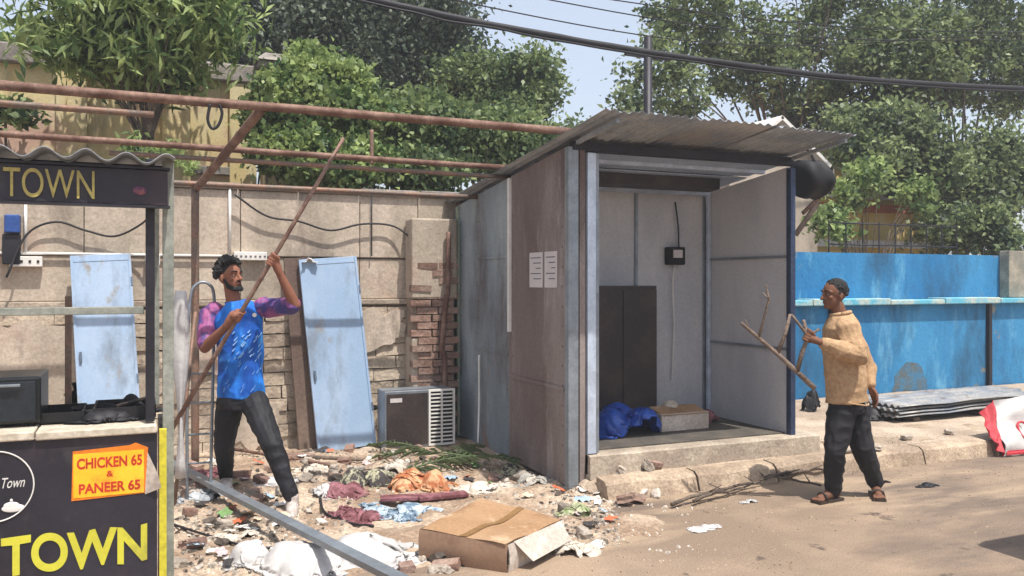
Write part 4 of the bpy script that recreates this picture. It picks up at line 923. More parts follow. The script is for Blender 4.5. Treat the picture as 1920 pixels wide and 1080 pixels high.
hp_(1000, 905, 0.22, 0.12, 0.05, 92.0, 'grey_sheet', M('grey_sheet_col', hx('#8b8780'), col2=hx('#aaa59c'), scale=6), 'grey crumpled sheet lying below the kiosk side wall', 'sheet', 0.5)
hp_(455, 1010, 0.20, 0.10, 0.04, 93.0, 'tan_paper', m_sackd, 'tan torn paper on the dirt behind the small white sack', 'paper', 0.1)
hp_(375, 935, 0.22, 0.16, 0.06, 81.0, 'grey_plastic', M('grey_film', hx('#8f9498'), col2=hx('#b3b6b8'), scale=8, rough=0.4), 'grey plastic film spread on the dirt behind the steel channel', 'plastic sheet', 0.4)
hp_(390, 895, 0.20, 0.12, 0.07, 82.0, 'brown_cloth', m_cred, 'brownish rag behind the rear foot of the man in the jersey', 'rag', 0.2)
hp_(590, 880, 0.22, 0.12, 0.06, 83.0, 'tan_sheet', m_sackd, 'tan sheet of paper crumpled below the brown board', 'paper', 0.0)
hp_(905, 915, 0.24, 0.14, 0.06, 84.0, 'pale_sheet', m_sackd, 'pale crumpled sheet between the fronds and the cardboard box', 'paper', 0.3)
hp_(950, 885, 0.16, 0.12, 0.06, 85.0, 'dark_rag', m_cprint, 'dark speckled rag before the kiosk side wall', 'rag', 0.8)
hp_(1075, 965, 0.15, 0.10, 0.08, 86.0, 'green_wrapper', M('green_film', hx('#7f8a5c'), col2=hx('#b9b79a'), scale=12, rough=0.5), 'greenish wrapper crumpled at the far corner of the cardboard box', 'wrapper', 0.3)
hp_(690, 908, 0.24, 0.17, 0.13, 31.0, 'patterned_cloth', m_cprint, 'dark patterned cloth heap left of the orange cloth', 'cloth', 0.1)
hp_(648, 925, 0.17, 0.15, 0.10, 32.0, 'maroon_cloth', m_cred, 'maroon cloth heap at the left end of the clothes', 'cloth', 0.1)
hp_(790, 915, 0.28, 0.17, 0.15, 33.0, 'orange_cloth', m_corg, 'orange printed cloth heaped behind the cardboard box', 'cloth', 0.1)
hp_(670, 975, 0.22, 0.15, 0.07, 34.0, 'red_cloth', m_cred, 'reddish rag spread in front of the clothes heap', 'cloth', -0.4)
hp_(735, 968, 0.30, 0.17, 0.06, 35.0, 'blue_sheet', m_cblu, 'flat blue grey plastic sheet folded beside the cardboard box', 'plastic sheet', -0.2, 0.6)
hp_(610, 925, 0.10, 0.16, 0.09, 36.0, 'white_bag', m_sack, 'small white bag beside the maroon cloth', 'bag', 0.1)
hp_(745, 886, 0.16, 0.10, 0.10, 37.0, 'cream_bag', m_sackd, 'cream bag behind the orange cloth', 'bag', 0.1)
hp_(480, 838, 0.22, 0.14, 0.13, 41.0, 'orange_bag', M('orange_red_plastic', hx('#c4502e'), col2=hx('#d98a5a'), scale=9, rough=0.5), 'orange and red plastic bag behind the legs of the man in the jersey', 'bag', 0.1)
hp_(455, 800, 0.13, 0.12, 0.30, 42.0, 'pale_bag', m_sack, 'upright white bag seen between the legs of the man in the jersey', 'bag', 0.1)
hp_(1030, 872, 0.20, 0.14, 0.16, 43.0, 'dark_bag', m_cable, 'dark bag slumped at the foot of the kiosk side wall', 'bag', 0.4)
hp_(1085, 880, 0.11, 0.10, 0.15, 47.0, 'black_bag', m_plas, 'small black bag at the foot of the kiosk front left post', 'bag', 0.4)
hp_(965, 855, 0.10, 0.10, 0.15, 44.0, 'grey_bag', M('grey_plastic', hx('#6a7378'), var=0.15, rough=0.5), 'grey plastic bag by the kiosk side wall next to the dark bag', 'bag', 0.4)
hp_(1140, 925, 0.32, 0.2, 0.15, 46.0, 'sand_heap', m_pave, 'pale heap of sand and mortar at the corner of the pavement', 'sand heap', 0.1, 0.2)
# wooden sandals-like planks / sole boards behind the box
for i, (px_, py_, l_, ang) in enumerate([(770, 940, 0.45, -0.1), (830, 937, 0.38, 0.12)]):
    p = place(px_, py_); a = ang - YAW * 0.4
    MB().box((p.x, p.y, p.z + 0.03), (l_, 0.11, 0.03), (Vector((math.cos(a), math.sin(a), 0)), Vector((-math.sin(a), math.cos(a), 0)), Vector((0, 0, 1)))).build(
        'wood_offcut', m_cred, bev=0.006, label=('reddish wooden board at the left in front of the orange cloth' if i == 0 else 'shorter reddish board directly behind the cardboard box'), cat='board')
# fallen steel channel
a = onG(326, 868, 0.12); b = onG(768, 1090, 0.24); a += (a - b) * 0.05; b += (b - a) * 0.03
t_ = (b - a).normalized(); s_ = t_.cross(Vector((0, 0, 1))).normalized(); n_ = s_.cross(t_).normalized(); c = (a + b) / 2; L_ = (b - a).length
ch = thing('steel_channel', (c.x, c.y, c.z - 0.05), 'long grey steel channel lying slanted over the white sacks', 'steel channel')
MB().box(c, (L_, 0.068, 0.004), (t_, s_, n_)).build('web', m_galv, ch)
for s in (-1, 1): MB().box(c + s_ * s * 0.036 - n_ * 0.015, (L_, 0.004, 0.034), (t_, s_, n_)).build('flange', m_galv, ch)
# wooden battens / rods on the ground
def rod(pts, r, mat, name, label, cat, n=6, group=None, lift=0.03):
    P_ = [place(*q[:2]) + Vector((0, 0, lift + (q[2] if len(q) > 2 else 0))) for q in pts]
    P_ = spline(P_, 8) if len(P_) > 2 else P_
    return MB().tube(P_, r, n).build(name, mat, smooth=True, label=label, cat=cat, group=group)
rod([(322, 838, 0.05), (620, 878, 0.0)], 0.016, m_rust, 'iron_bar', 'thin rusty bar lying on the rubble behind the man in the jersey', 'bar')
rod([(322, 985), (400, 1010), (480, 1030), (560, 1025)], 0.009, m_cable, 'ground_cable', 'black cable snaking on the dirt by the stall corner', 'cable', lift=0.01)
rod([(560, 862), (680, 868)], 0.018, m_barklight, 'batten', 'pale wooden batten on the rubble below the tall blue panel', 'batten')
rod([(600, 935), (610, 965), (660, 985), (700, 990)], 0.010, m_cable, 'ground_cable', 'curved black cable edging the maroon cloth', 'cable', lift=0.012)
rod([(893, 690, 0), (888, 830)], 0.010, m_white, 'white_wire', 'x', 'wire') if False else None
p0, p1, p2 = Vector((KX0 - 0.03, 7.9, 0.95)), Vector((KX0 - 0.05, 7.85, 0.45)), Vector((KX0 - 0.12, 7.7, 0.12))
MB().tube(spline([p0, p1, p2]), 0.009, 6).build('loose_wire', m_white, label='pale loose wire hanging down the lower kiosk side wall', cat='wire', smooth=True)

# palm / grass fronds lying on the ground
def frond(c, ang, L_, label, lift=0.05, seed=0):
    rnd = random.Random(seed); d = Vector((math.cos(ang), math.sin(ang), 0)); s = Vector((-d.y, d.x, 0))
    t = thing('cut_frond', c, label, 'frond', 'cut green fronds on the rubble')
    stem = [c + d * (k / 8 - 0.5) * L_ + Vector((0, 0, lift + 0.05 * math.sin(PI * k / 8))) for k in range(9)]
    MB().tube(stem, [0.010 - 0.0008 * k for k in range(9)], 5).build('stem', l_dry, t, smooth=True)
    lm = MB()
    for k in range(26):
        f = (k // 2) / 13; sd_ = 1 if k % 2 else -1; b_ = stem[min(8, int(f * 8))].lerp(stem[min(8, int(f * 8) + 1)], f * 8 % 1)
        l_ = L_ * 0.34 * (1 - 0.5 * f) * rnd.uniform(0.7, 1.1); di = (s * sd_ + d * 0.8 + Vector((0, 0, rnd.uniform(-0.12, 0.25)))).normalized(); w_ = di.cross(Vector((0, 0, 1))).normalized() * 0.011
        tip = b_ + di * l_ - Vector((0, 0, 0.03)); mid = b_ + di * l_ * 0.5 + Vector((0, 0, 0.012))
        lm.add([b_ - w_ * 0.4, b_ + w_ * 0.4, mid + w_, tip, mid - w_], [(0, 1, 2, 3, 4)])
    lm.build('leaflets', l_dry, t, kind='stuff')
for i, (px_, py_, an, L_, lab) in enumerate([(800, 868, 2.6, 0.9, 'leafy green frond lying below the air cooler grille'), (850, 880, 0.2, 0.9, 'green frond lying in the middle of the rubble behind the box'),
        (900, 876, -0.5, 0.7, 'short green frond nearest the kiosk side wall'), (745, 850, 2.3, 0.6, 'upturned frond beside the foot of the tall blue panel'), (870, 862, 0.9, 0.8, 'pale frond crossing the others near the air cooler')]):
    frond(place(px_, py_), an, L_, lab, seed=i)

# rubble: individual chunks
def rockmesh(name, mat, seed, flat=0.7, q=0.35):
    bm = bmesh.new(); bmesh.ops.create_icosphere(bm, subdivisions=2, radius=0.5)
    for v in bm.verts:
        n_ = v.co.normalized(); v.co = n_ * 0.5 * (1 + q * nz(n_.x * 1.7 + seed, n_.y * 1.7, n_.z * 1.7) * 1.8)
        v.co.z *= flat
        for a in range(3): v.co[a] = max(-0.38, min(0.38, v.co[a]))
    me = bpy.data.meshes.new(name); bm.to_mesh(me); bm.free(); me.materials.append(mat); return me
m_rubble = M('rubble_grey', hx('#8d8276'), col2=hx('#b5aa9c'), scale=6, rand=0.3, bump=0.6)
m_rubblew = M('rubble_pale', hx('#b8aea2'), col2=hx('#d1c8bd'), scale=6, rand=0.2, bump=0.4)
m_rubbled = M('rubble_dark', hx('#4a423c'), col2=hx('#655a50'), scale=6, rand=0.3, bump=0.5)
rk_g = [rockmesh('rubble_chunk', m_rubble, i * 3.1) for i in range(4)]; rk_w = [rockmesh('rubble_chunk', m_rubblew, 20 + i * 3.1, 0.5) for i in range(3)]; rk_d = [rockmesh('rubble_chunk', m_rubbled, 60 + i * 3.1, 0.6) for i in range(2)]
bm = bmesh.new(); bmesh.ops.create_cube(bm, size=1); bmesh.ops.subdivide_edges(bm, edges=bm.edges[:], cuts=2, use_grid_fill=True)
for v in bm.verts: v.co += Vector((nz(v.co.x * 3, v.co.y * 3, 8), nz(v.co.y * 3, v.co.z * 3, 2), nz(v.co.z * 3, v.co.x * 3, 5))) * 0.12
bme2 = bpy.data.meshes.new('broken_brick'); bm.to_mesh(bme2); bm.free(); bme2.materials.append(m_brick)
def gz(x, y):
    if x < 3.5 and y > 4.55: return verge(x, y)
    if y > 5.8 and x > 3.4: return PZ
    return 0.0
rr = random.Random(3)
zlab = ['near the man in the jersey', 'below the tall blue panel', 'by the air cooler', 'right of the cardboard box', 'before the cardboard box', 'beside the yellow stall corner']
zones = [(325, 640, 845, 985, 48), (560, 760, 860, 905, 18), (640, 1090, 842, 905, 46), (1040, 1120, 905, 1010, 12), (760, 960, 1040, 1078, 12), (330, 430, 985, 1075, 5)]
for zi, (xa, xb, ya, yb, n) in enumerate(zones):
    for i in range(n):
        px_, py_ = rr.uniform(xa, xb), rr.uniform(ya, yb); p = place(px_, py_)
        if p.y > 8.7: continue
        s = rr.choice([0.05, 0.06, 0.075, 0.09, 0.12]); kind = rr.random()
        me = rr.choice(rk_g) if kind < 0.45 else rr.choice(rk_w) if kind < 0.65 else rr.choice(rk_d) if kind < 0.8 else None
        tn = 'grey' if kind < 0.45 else 'pale' if kind < 0.65 else 'dark'; sz = 'small' if s < 0.07 else 'medium' if s < 0.1 else 'large'
        if me:
            o = link('rubble_chunk', me, None, (p.x, p.y, gz(p.x, p.y) + s * 0.2), (rr.uniform(-.3, .3), rr.uniform(-.3, .3), rr.uniform(0, 6)), (s * 1.3, s, s))
            tag(o, sz + ' ' + tn + ' chunk of mortar or stone ' + zlab[zi], 'stone', sz + ' ' + tn + ' chunks ' + zlab[zi])
        else:
            o = link('broken_brick', bme2, None, (p.x, p.y, gz(p.x, p.y) + 0.022), (rr.uniform(-.25, .25), rr.uniform(-.2, .2), rr.uniform(0, 6)), (rr.uniform(0.08, 0.17), 0.085, 0.055))
            tag(o, 'broken reddish brick lying ' + zlab[zi], 'brick', 'broken bricks ' + zlab[zi])
# stones by the kerb corner
for i, (px_, py_, s) in enumerate([(1180, 905, .16), (1215, 915, .14), (1238, 905, .12), (1200, 930, .13), (1165, 920, .10), (1230, 932, .10), (1190, 885, .12)]):
    p = place(px_, py_); o = link('kerb_rubble', rr.choice(rk_g + rk_w), None, (p.x, p.y, gz(p.x, p.y) + s * 0.25), (rr.random(), rr.random(), rr.uniform(0, 6)), (s * 1.2, s, s * 0.9))
    tag(o, 'loose stone in the small pile at the broken kerb end', 'stone', 'stones piled at the kerb end')
for i, (px_, py_, l_) in enumerate([(1222, 912, .16), (1195, 945, .14), (1172, 948, .12)]):
    p = place(px_, py_); o = link('kerb_brick', bme2, None, (p.x, p.y, gz(p.x, p.y) + 0.05), (0.3, 0.2, i * 1.3), (l_, 0.09, 0.06))
    tag(o, 'red brick piece in the small pile at the broken kerb end', 'brick', 'bricks piled at the kerb end')
# scattered small litter on road
for i, (px_, py_, s, lab, mt_) in enumerate([(1322, 998, .10, 'white scrap of foil on the road in front of the kerb', m_sack), (1404, 942, .07, 'small white paper scrap on the road near the twigs', m_sack), (1738, 912, .09, 'dark scrap on the road right of the man in the orange shirt', m_cable), (1655, 905, .06, 'small dark stone beside the right foot of the man in orange', m_cable)]):
    p = place(px_, py_); heap(p.x, p.y, gz(p.x, p.y), s, s * 0.5, s * 0.35, 60 + i, rough=0.4, n=16, m=6).build('litter', mt_, label=lab, cat='litter', smooth=True)
# fine gravel/litter as stuff
def gravel(name, zones, n, mat, smin, smax, seed):
    r = np.random.default_rng(seed); mb_v = []; mb_f = []
    for k in range(n):
        xa, xb, ya, yb = zones[k % len(zones)]; p = place(r.uniform(xa, xb), r.uniform(ya, yb)); s = r.uniform(smin, smax)
        if p.y > 8.68: continue
        z = gz(p.x, p.y); a = r.uniform(0, 6.3); b = len(mb_v)
        for q in range(4):
            an = a + q * PI / 2; rr_ = s * r.uniform(0.6, 1.1); mb_v.append((p.x + math.cos(an) * rr_, p.y + math.sin(an) * rr_, z - 0.003))
        for q in range(3):
            an = a + 0.7 + q * 2.1; mb_v.append((p.x + math.cos(an) * s * 0.5, p.y + math.sin(an) * s * 0.5, z + s * r.uniform(0.35, 0.8)))
        mb_f += [(b + 4, b + 5, b + 6), (b, b + 1, b + 4), (b + 1, b + 5, b + 4), (b + 1, b + 2, b + 5), (b + 2, b + 6, b + 5), (b + 2, b + 3, b + 6), (b + 3, b + 4, b + 6), (b + 3, b, b + 4)]
    mb = MB(); mb.v = mb_v; mb.f = mb_f
    return mb.build(name, mat, kind='stuff', label='fine loose gravel and crumbs scattered over the dirt', cat='gravel')
Z1 = [(325, 660, 840, 1000), (600, 1100, 842, 940), (1030, 1160, 900, 1040), (340, 560, 960, 1075)]
gravel('gravel', Z1, 1500, m_rubble, 0.008, 0.028, 5)
g2 = gravel('pale_gravel', Z1 + [(1000, 1300, 930, 1040)], 900, m_rubblew, 0.006, 0.022, 6); g2['label'] = 'pale mortar crumbs scattered over the dirt and road edge'
g3 = gravel('road_grit', [(1100, 1900, 870, 1000), (1050, 1500, 940, 1075), (1250, 1900, 840, 900)], 1200, m_dirt, 0.004, 0.012, 8); g3['label'] = 'fine brown grit along the road edge'
# dark leafy litter
g4 = gravel('rubbish_crumbs', Z1, 500, m_rubbled, 0.008, 0.03, 9); g4['label'] = 'dark crumbs of rubbish over the dirt'
# flat scraps of paper and plastic
scr = []
cols = ['#d8d5cf', '#c8b8a0', '#9fb4c8', '#c66a48', '#3f3a3a', '#6f8f5a', '#b9a6a6']
for i, cc in enumerate(cols):
    mt_ = M('scrap_' + 'abcdefg'[i], hx(cc), var=0.1, rough=0.6, bump=0.1)
    mb = MB(); n = 5; vs = [( (a / n - .5), (b / n - .5) * 0.7, 0.16 * nz(a * 0.8 + i * 5, b * 0.8, 2)) for b in range(n + 1) for a in range(n + 1)]
    vs = [(x_ + 0.2 * nz(y_ * 3, i), y_ + 0.2 * nz(x_ * 3, i + 9.), z_) for x_, y_, z_ in vs]
    mb.add(vs, [(b * (n + 1) + a, b * (n + 1) + a + 1, (b + 1) * (n + 1) + a + 1, (b + 1) * (n + 1) + a) for b in range(n) for a in range(n)])
    scr.append(mb.mesh('scrap', mt_, smooth=True))
names = ['white', 'tan', 'pale blue', 'orange', 'black', 'green', 'pinkish grey']
for i in range(70):
    zi = i % 4; xa, xb, ya, yb = Z1[zi]; zt_ = ['round the feet of the man in the jersey', 'among the clothes and fronds', 'right of the cardboard box', 'near the yellow stall corner'][zi]; p = place(rr.uniform(xa, xb), rr.uniform(ya, yb)); q = rr.choice([0, 0, 0, 1, 2, 3, 4, 4, 5, 6]); s = rr.uniform(0.06, 0.14)
    if p.y > 8.6: continue
    o = link('scrap', scr[q], None, (p.x, p.y, gz(p.x, p.y) + 0.03), (rr.uniform(-.4, .4), rr.uniform(-.4, .4), rr.uniform(0, 6)), (s, s, s))
    tag(o, names[q] + ' scrap of paper or plastic ' + zt_, 'scrap', names[q] + ' scraps ' + zt_)

# ------------------------------------------------------------ right side: sheet stack, board, branches
S0 = onG(1672, 792, PZ); S1 = onG(1885, 762, PZ)
sx0, sx1 = S0.x - 0.03, S1.x + 0.05; sy0 = 6.78
stn = ['bottom corrugated sheet of the stack before the blue wall', 'second corrugated sheet from the bottom of the stack before the blue wall', 'third corrugated sheet of the stack, just under the top one', 'top corrugated sheet of the stack before the blue wall']
for i in range(4):
    z = PZ + 0.065 + 0.034 * i + (0.008 if i == 3 else 0); o_ = 0.04 * (i % 2)
    c = corr((sx0 + o_, sy0 + 0.04 * nz(i * 3.3, 1), z), (0, 0.68, 0.02), (sx1 - sx0 - 0.1 * i % 0.2, 0.05 * (i % 3 - 1), 0.04), amp=0.016, pitch=0.085, thick=0.003, nv=6, dents=0.03, nrm=Vector((0, 0, 1)))
    c.build('roofing_sheet', M('stacked_zinc', hx('#7a8088'), col2=hx('#9a9894'), scale=3, rough=0.55, metal=0.3, bump=0.1, stain=[(hx('#6a5a50'), 3, 0.56, 0.68, (1, 1, 1))]), label=stn[i], cat='roofing sheet', group='corrugated sheets stacked before the blue wall', smooth=True)
for i, f in enumerate((0.15, 0.6)):
    xx = sx0 + (sx1 - sx0) * f
    MB().box((xx, sy0 + 0.34, PZ + 0.022), (0.10, 0.6, 0.044)).build('timber_block', m_rubbled, label=['dark timber under the left end of the stacked sheets', 'dark timber under the middle of the stacked sheets'][i], cat='timber', bev=0.01)
hb_ = onG(1678, 790, PZ); heap(hb_.x - 0.02, hb_.y + 0.3, PZ, 0.26, 0.3, 0.20, 70.1).build('dark_tarp', m_cable, smooth=True, label='black tarpaulin bunched at the left end of the stacked sheets', cat='tarpaulin')
heap(onG(1520, 770, PZ).x, onG(1520, 770, PZ).y, PZ, 0.14, 0.14, 0.28, 71.1).build('dark_sack', m_cable, smooth=True, label='black sack on the pavement between the kiosk and the man in orange', cat='sack')
# white and red folded board
q0 = place(1880, 858)
bd = thing('printed_board', (q0.x + 0.2, q0.y + 0.1, 0.0), 'white and red folded vinyl banner leaning at the kerb on the far right', 'banner')
A0 = Vector((q0.x + 0.02, 5.58, 0.01)); 
Tt = Vector((q0.x + 0.22, 5.84, 0.50)); B0 = Vector((q0.x + 1.0, 5.50, 0.01)); B1 = Vector((q0.x + 1.05, 5.86, 0.52))
def quad(a, b, c, d, mat, name, parent, th=0.008, n=10, amp=0.02, seed=0):
    vs = []; nn = (b - a).cross(d - a).normalized()
    for j in range(n + 1):
        for i in range(n + 1):
            s, t_ = i / n, j / n; p_ = (a.lerp(b, s)).lerp(d.lerp(c, s), t_); vs.append(p_ + nn * amp * nz(s * 3 + seed, t_ * 3, seed))
    k = len(vs); vs += [p_ - nn * th for p_ in vs[:k]]; fs = []; W = n + 1
    for j in range(n):
        for i in range(n): q = j * W + i; fs += [(q, q + 1, q + W + 1, q + W), (k + q, k + q + W, k + q + W + 1, k + q + 1)]
    for i in range(n): fs += [(i, k + i, k + i + 1, i + 1), (n * W + i, n * W + i + 1, k + n * W + i + 1, k + n * W + i), (i * W, (i + 1) * W, k + (i + 1) * W, k + i * W), (i * W + n, k + i * W + n, k + (i + 1) * W + n, (i + 1) * W + n)]
    return MB().add(vs, fs).build(name, mat, parent, smooth=False)
quad(A0, B0, B1, Tt, m_sack, 'banner_face', bd, seed=2, n=26, amp=0.10)
quad(A0 + Vector((-0.09, 0.02, 0.14)), A0, Tt, Tt + Vector((-0.14, 0.03, -0.12)), m_red, 'red_fold', bd, seed=3, n=20, amp=0.06)
MB().tube([(q0.x + 0.45 + 0.09 * math.cos(a), 5.60 + 0.1 * (math.sin(a) + 1) * 0.6, 0.20 + 0.09 * math.sin(a)) for a in [i * PI / 10 for i in range(3, 18)]], 0.012, 5).build('printed_letter', m_red, bd)
quad(A0 + Vector((0.03, -0.015, 0.01)), B0 + Vector((0, -0.015, 0.01)), B0 + Vector((0, 0.0, 0.05)), A0 + Vector((0.04, 0.0, 0.05)), m_red, 'red_border', bd, seed=5, amp=0.005)

# twig pile near the kerb
def branch(p, d, L_, r, depth, mb, rnd, droop=0.0):
    pts = [p]; dd = d.normalized(); seg = 5; q = p
    for i in range(seg):
        dd = (dd + Vector((rnd.uniform(-1, 1), rnd.uniform(-1, 1), rnd.uniform(-1, 1) - droop)) * 0.16).normalized(); q = q + dd * L_ / seg; pts.append(q)
    mb.tube(pts, [r * (1 - 0.6 * i / seg) for i in range(seg + 1)], 6)
    if depth > 0:
        for k in range(3):
            i = rnd.randint(2, seg); nd = (dd + Vector((rnd.uniform(-1, 1), rnd.uniform(-1, 1), rnd.uniform(-0.6, 0.8))) * 0.9).normalized()
            branch(pts[i], nd, L_ * 0.55, r * 0.5, depth - 1, mb, rnd, droop)
    return pts
tw = [((1262, 955), (1500, 895), 'long dark twig lying along the foot of the kerb'), ((1300, 948), (1420, 920), 'short forked twig nearest the stone pile at the kerb'), ((1430, 905), (1560, 890), 'twig lying in the shadow of the man in orange'), ((1400, 895), (1540, 925), 'crooked twig crossing the road edge before the man in orange')]
for i, (a, b, lab) in enumerate(tw):
    rnd = random.Random(40 + i); A, B = place(*a), place(*b); A.z = 0.03; B.z = 0.05; mb = MB(); pts = [A.lerp(B, k / 8) + Vector((rnd.uniform(-.02, .02), rnd.uniform(-.02, .02), rnd.uniform(0, .03))) for k in range(9)]
    mb.tube(pts, [0.016 * (1 - 0.07 * k) for k in range(9)], 6)
    for k in (2, 4, 5, 7): mb.tube([pts[k], pts[k] + Vector((rnd.uniform(-.15, .15), rnd.uniform(-.12, .12), rnd.uniform(0.0, .08)))], [0.007, 0.003], 5)
    mb.build('twig', m_bark, smooth=True, label=lab, cat='twig', group='twigs along the kerb')
p = onG(1700, 850, 0.0)
for i, (px_, py_) in enumerate([(1700, 825), (1780, 815), (1640, 845), (1590, 850)]):
    q = onG(px_, py_, PZ); o = link('kerb_debris', rk_g[i % 4], None, (q.x, q.y, PZ + 0.03), (0, 0, i), (0.16, 0.1, 0.08)); tag(o, ['grey stone on the kerb beneath the stacked sheets', 'grey stone on the kerb below the middle of the stacked sheets', 'grey stone on the kerb right behind the man in orange', 'grey stone on the kerb between the legs of the man in orange'][i], 'stone')

# ------------------------------------------------------------ trees and vines
def leaves(name, mat, pos, size, parent=None, aspect=1.8, up=0.12, droop=0.0, kind='stuff', seed=1, tonev=1.0, base=None):
    r = np.random.default_rng(seed); n = len(pos)
    nrm = r.normal(size=(n, 3)); nrm[:, 2] = np.abs(nrm[:, 2]) + up; nrm /= np.linalg.norm(nrm, axis=1)[:, None]
    d = r.normal(size=(n, 3)); d[:, 2] -= droop; d -= nrm * (d * nrm).sum(1)[:, None]; d /= np.linalg.norm(d, axis=1)[:, None]
    s = np.cross(nrm, d); L_ = size * r.uniform(0.6, 1.3, n)[:, None]; W = L_ / aspect / 2
    V = np.empty((n, 4, 3)); V[:, 0] = pos - d * L_ / 2; V[:, 1] = pos + s * W + nrm * W * 0.35; V[:, 2] = pos + d * L_ / 2 - nrm * L_ * 0.08; V[:, 3] = pos - s * W + nrm * W * 0.35
    off = np.array(wloc(parent) if parent else (base if base is not None else (0, 0, 0)))
    me = bpy.data.meshes.new(name); me.vertices.add(n * 4); me.vertices.foreach_set('co', (V - off).reshape(-1)); me.loops.add(n * 4); me.loops.foreach_set('vertex_index', np.arange(n * 4))
    me.polygons.add(n); me.polygons.foreach_set('loop_start', np.arange(n) * 4); me.polygons.foreach_set('loop_total', np.full(n, 4)); me.update()
    at = me.attributes.new('tone', 'FLOAT', 'FACE'); at.data.foreach_set('value', r.uniform(0, 1, n) * tonev)
    me.materials.append(mat); o = bpy.data.objects.new(name, me); C.objects.link(o)
    if parent: o.parent = parent
    else: o.location = off
    if kind: o['kind'] = kind
    return o
def clumps(centre, rad, n, per, sig, seed, hollow=0.35):
    r = np.random.default_rng(seed); c = []
    while len(c) < n:
        p_ = r.uniform(-1, 1, 3); d = np.linalg.norm(p_)
        if hollow < d < 1: c.append(p_)
    c = np.array(c) * np.array(rad) + np.array(centre)
    sg_ = r.uniform(0.6, 1.3, n) * sig
    pts = np.repeat(c, per, 0) + r.normal(size=(n * per, 3)) * np.repeat(sg_, per)[:, None] * np.array([1, 1, 0.7])
    return c, pts
def tree(name, base, lobes, mat, label, size=0.13, per=260, sig=0.33, trunk_r=0.14, seed=1, group=None, density=1.0, limbs=26, fork=0.4, aspect=1.8, droop=0.2, sphere_n=None):
    t = thing(name, base, label, 'tree', group); r = random.Random(seed)
    allc, allp = [], []
    for i, (c, rad, n) in enumerate(lobes):
        c_, p_ = clumps(c, rad, n, int(per * density), sig, seed * 31 + i); allc.append(c_); allp.append(p_)
    allc = np.concatenate(allc); allp = np.concatenate(allp)
    base = Vector(base); cm = Vector(allc.mean(0)); fk = base.lerp(Vector((cm.x, cm.y, cm.z)), fork)
    mb = MB(); tp = spline(warped([base, base.lerp(fk, 0.4), fk], 0.12, 0.9, seed), 6); mb.tube(tp, [trunk_r * (1.25 - 0.5 * i / (len(tp) - 1)) for i in range(len(tp))], 10); mb.build('trunk', m_bark, t, smooth=True)
    mb = MB()
    idx = r.sample(range(len(allc)), min(limbs, len(allc)))
    for k in idx:
        e = Vector(allc[k]); mid = fk.lerp(e, 0.5) + Vector((r.uniform(-.3, .3), r.uniform(-.3, .3), r.uniform(0, .5))) * 0.6
        pts = spline([fk - (fk - base).normalized() * 0.15, mid, e], 5); mb.tube(pts, [trunk_r * 0.30 * (1 - 0.85 * i / (len(pts) - 1)) for i in range(len(pts))], 6)
    mb.build('limbs', m_bark, t, smooth=True)
    leaves('crown', mat, allp, size, t, seed=seed, aspect=aspect, droop=droop)
    return t
# young tree in front of yellow wall (left)
b0 = onY(282, 300, 9.7); b0.z = 0
def P3(px_, py_, Y): p = onY(px_, py_, Y); return (p.x, p.y, p.z)
c1 = P3(255, 60, 9.7)
tree('young_tree', b0, [(P3(190, 50, 9.7), (0.70, 0.6, 0.45), 36), (P3(355, 60, 9.7), (0.55, 0.5, 0.45), 32), (P3(270, 120, 9.7), (0.62, 0.5, 0.22), 20), (P3(270, -60, 9.7), (0.9, 0.8, 0.6), 30)], l_bright,
     'bright green young tree with slim trunk between the yellow wall and the stall', size=0.19, per=80, sig=0.165, trunk_r=0.055, seed=3, aspect=4.2, droop=1.0, fork=0.72, limbs=22)
# far left bush
tree('bushy_tree', (P3(10, 300, 12.2)[0], 12.2, 0), [(P3(0, 120, 12.2), (0.55, 0.5, 0.16), 14), (P3(30, 115, 12.2), (0.4, 0.5, 0.12), 8)], l_bright, 'green bushy tree top at the left edge above the yellow wall', size=0.13, per=130, sig=0.15, trunk_r=0.1, seed=5)
# creeper drooping at the left edge in front of yellow wall
_, pp = clumps(P3(10, 215, 10.6), (0.22, 0.12, 0.12), 8, 60, 0.09, 91)
t = thing('creeper', (P3(10, 240, 10.6)[0], 10.9, 0), 'leafy creeper hanging on the yellow wall at the left edge', 'plant'); leaves('foliage', l_mid, pp, 0.11, t, seed=92)
MB().tube([(P3(10, 240, 10.6)[0], 10.9, 0), P3(10, 215, 10.6)], 0.015, 5).build('stem', m_bark, t)
# dark tall trees
tree('dark_tree', (P3(600, 300, 16)[0], 16, 0), [(P3(560, 10, 15.5), (1.7, 1.5, 1.2), 80), (P3(735, 40, 16), (1.35, 1.4, 1.2), 66), (P3(640, 150, 16.5), (2.0, 1.2, 0.8), 56), (P3(640, -200, 16), (2.4, 2.2, 1.6), 60), (P3(460, 70, 15.5), (1.0, 1.0, 1.0), 60), (P3(780, 120, 16), (1.4, 1.0, 0.8), 60), (P3(600, 120, 15), (1.4, 1.0, 0.7), 40)], l_dark,
     'tall dark evergreen tree rising behind the vines', size=0.11, per=380, sig=0.32, trunk_r=0.28, seed=11, limbs=34)
tree('round_tree', (P3(960, 300, 14)[0], 14, 0), [(P3(985, 150, 14), (0.55, 0.6, 0.50), 26), (P3(950, 230, 14), (0.9, 0.7, 0.45), 34), (P3(880, 160, 14.3), (0.6, 0.6, 0.55), 26)], l_mid,
     'medium green rounded tree left of the sky gap', size=0.105, per=230, sig=0.18, trunk_r=0.15, seed=12)
tree('far_tree', (P3(1090, 300, 20)[0], 20, 0), [(P3(1040, 275, 20), (1.6, 1.0, 0.4), 26), (P3(1160, 265, 20), (1.2, 1.0, 0.35), 20)], l_mid,
     'low distant tree behind the kiosk roof', size=0.14, per=180, sig=0.22, trunk_r=0.15, seed=14)
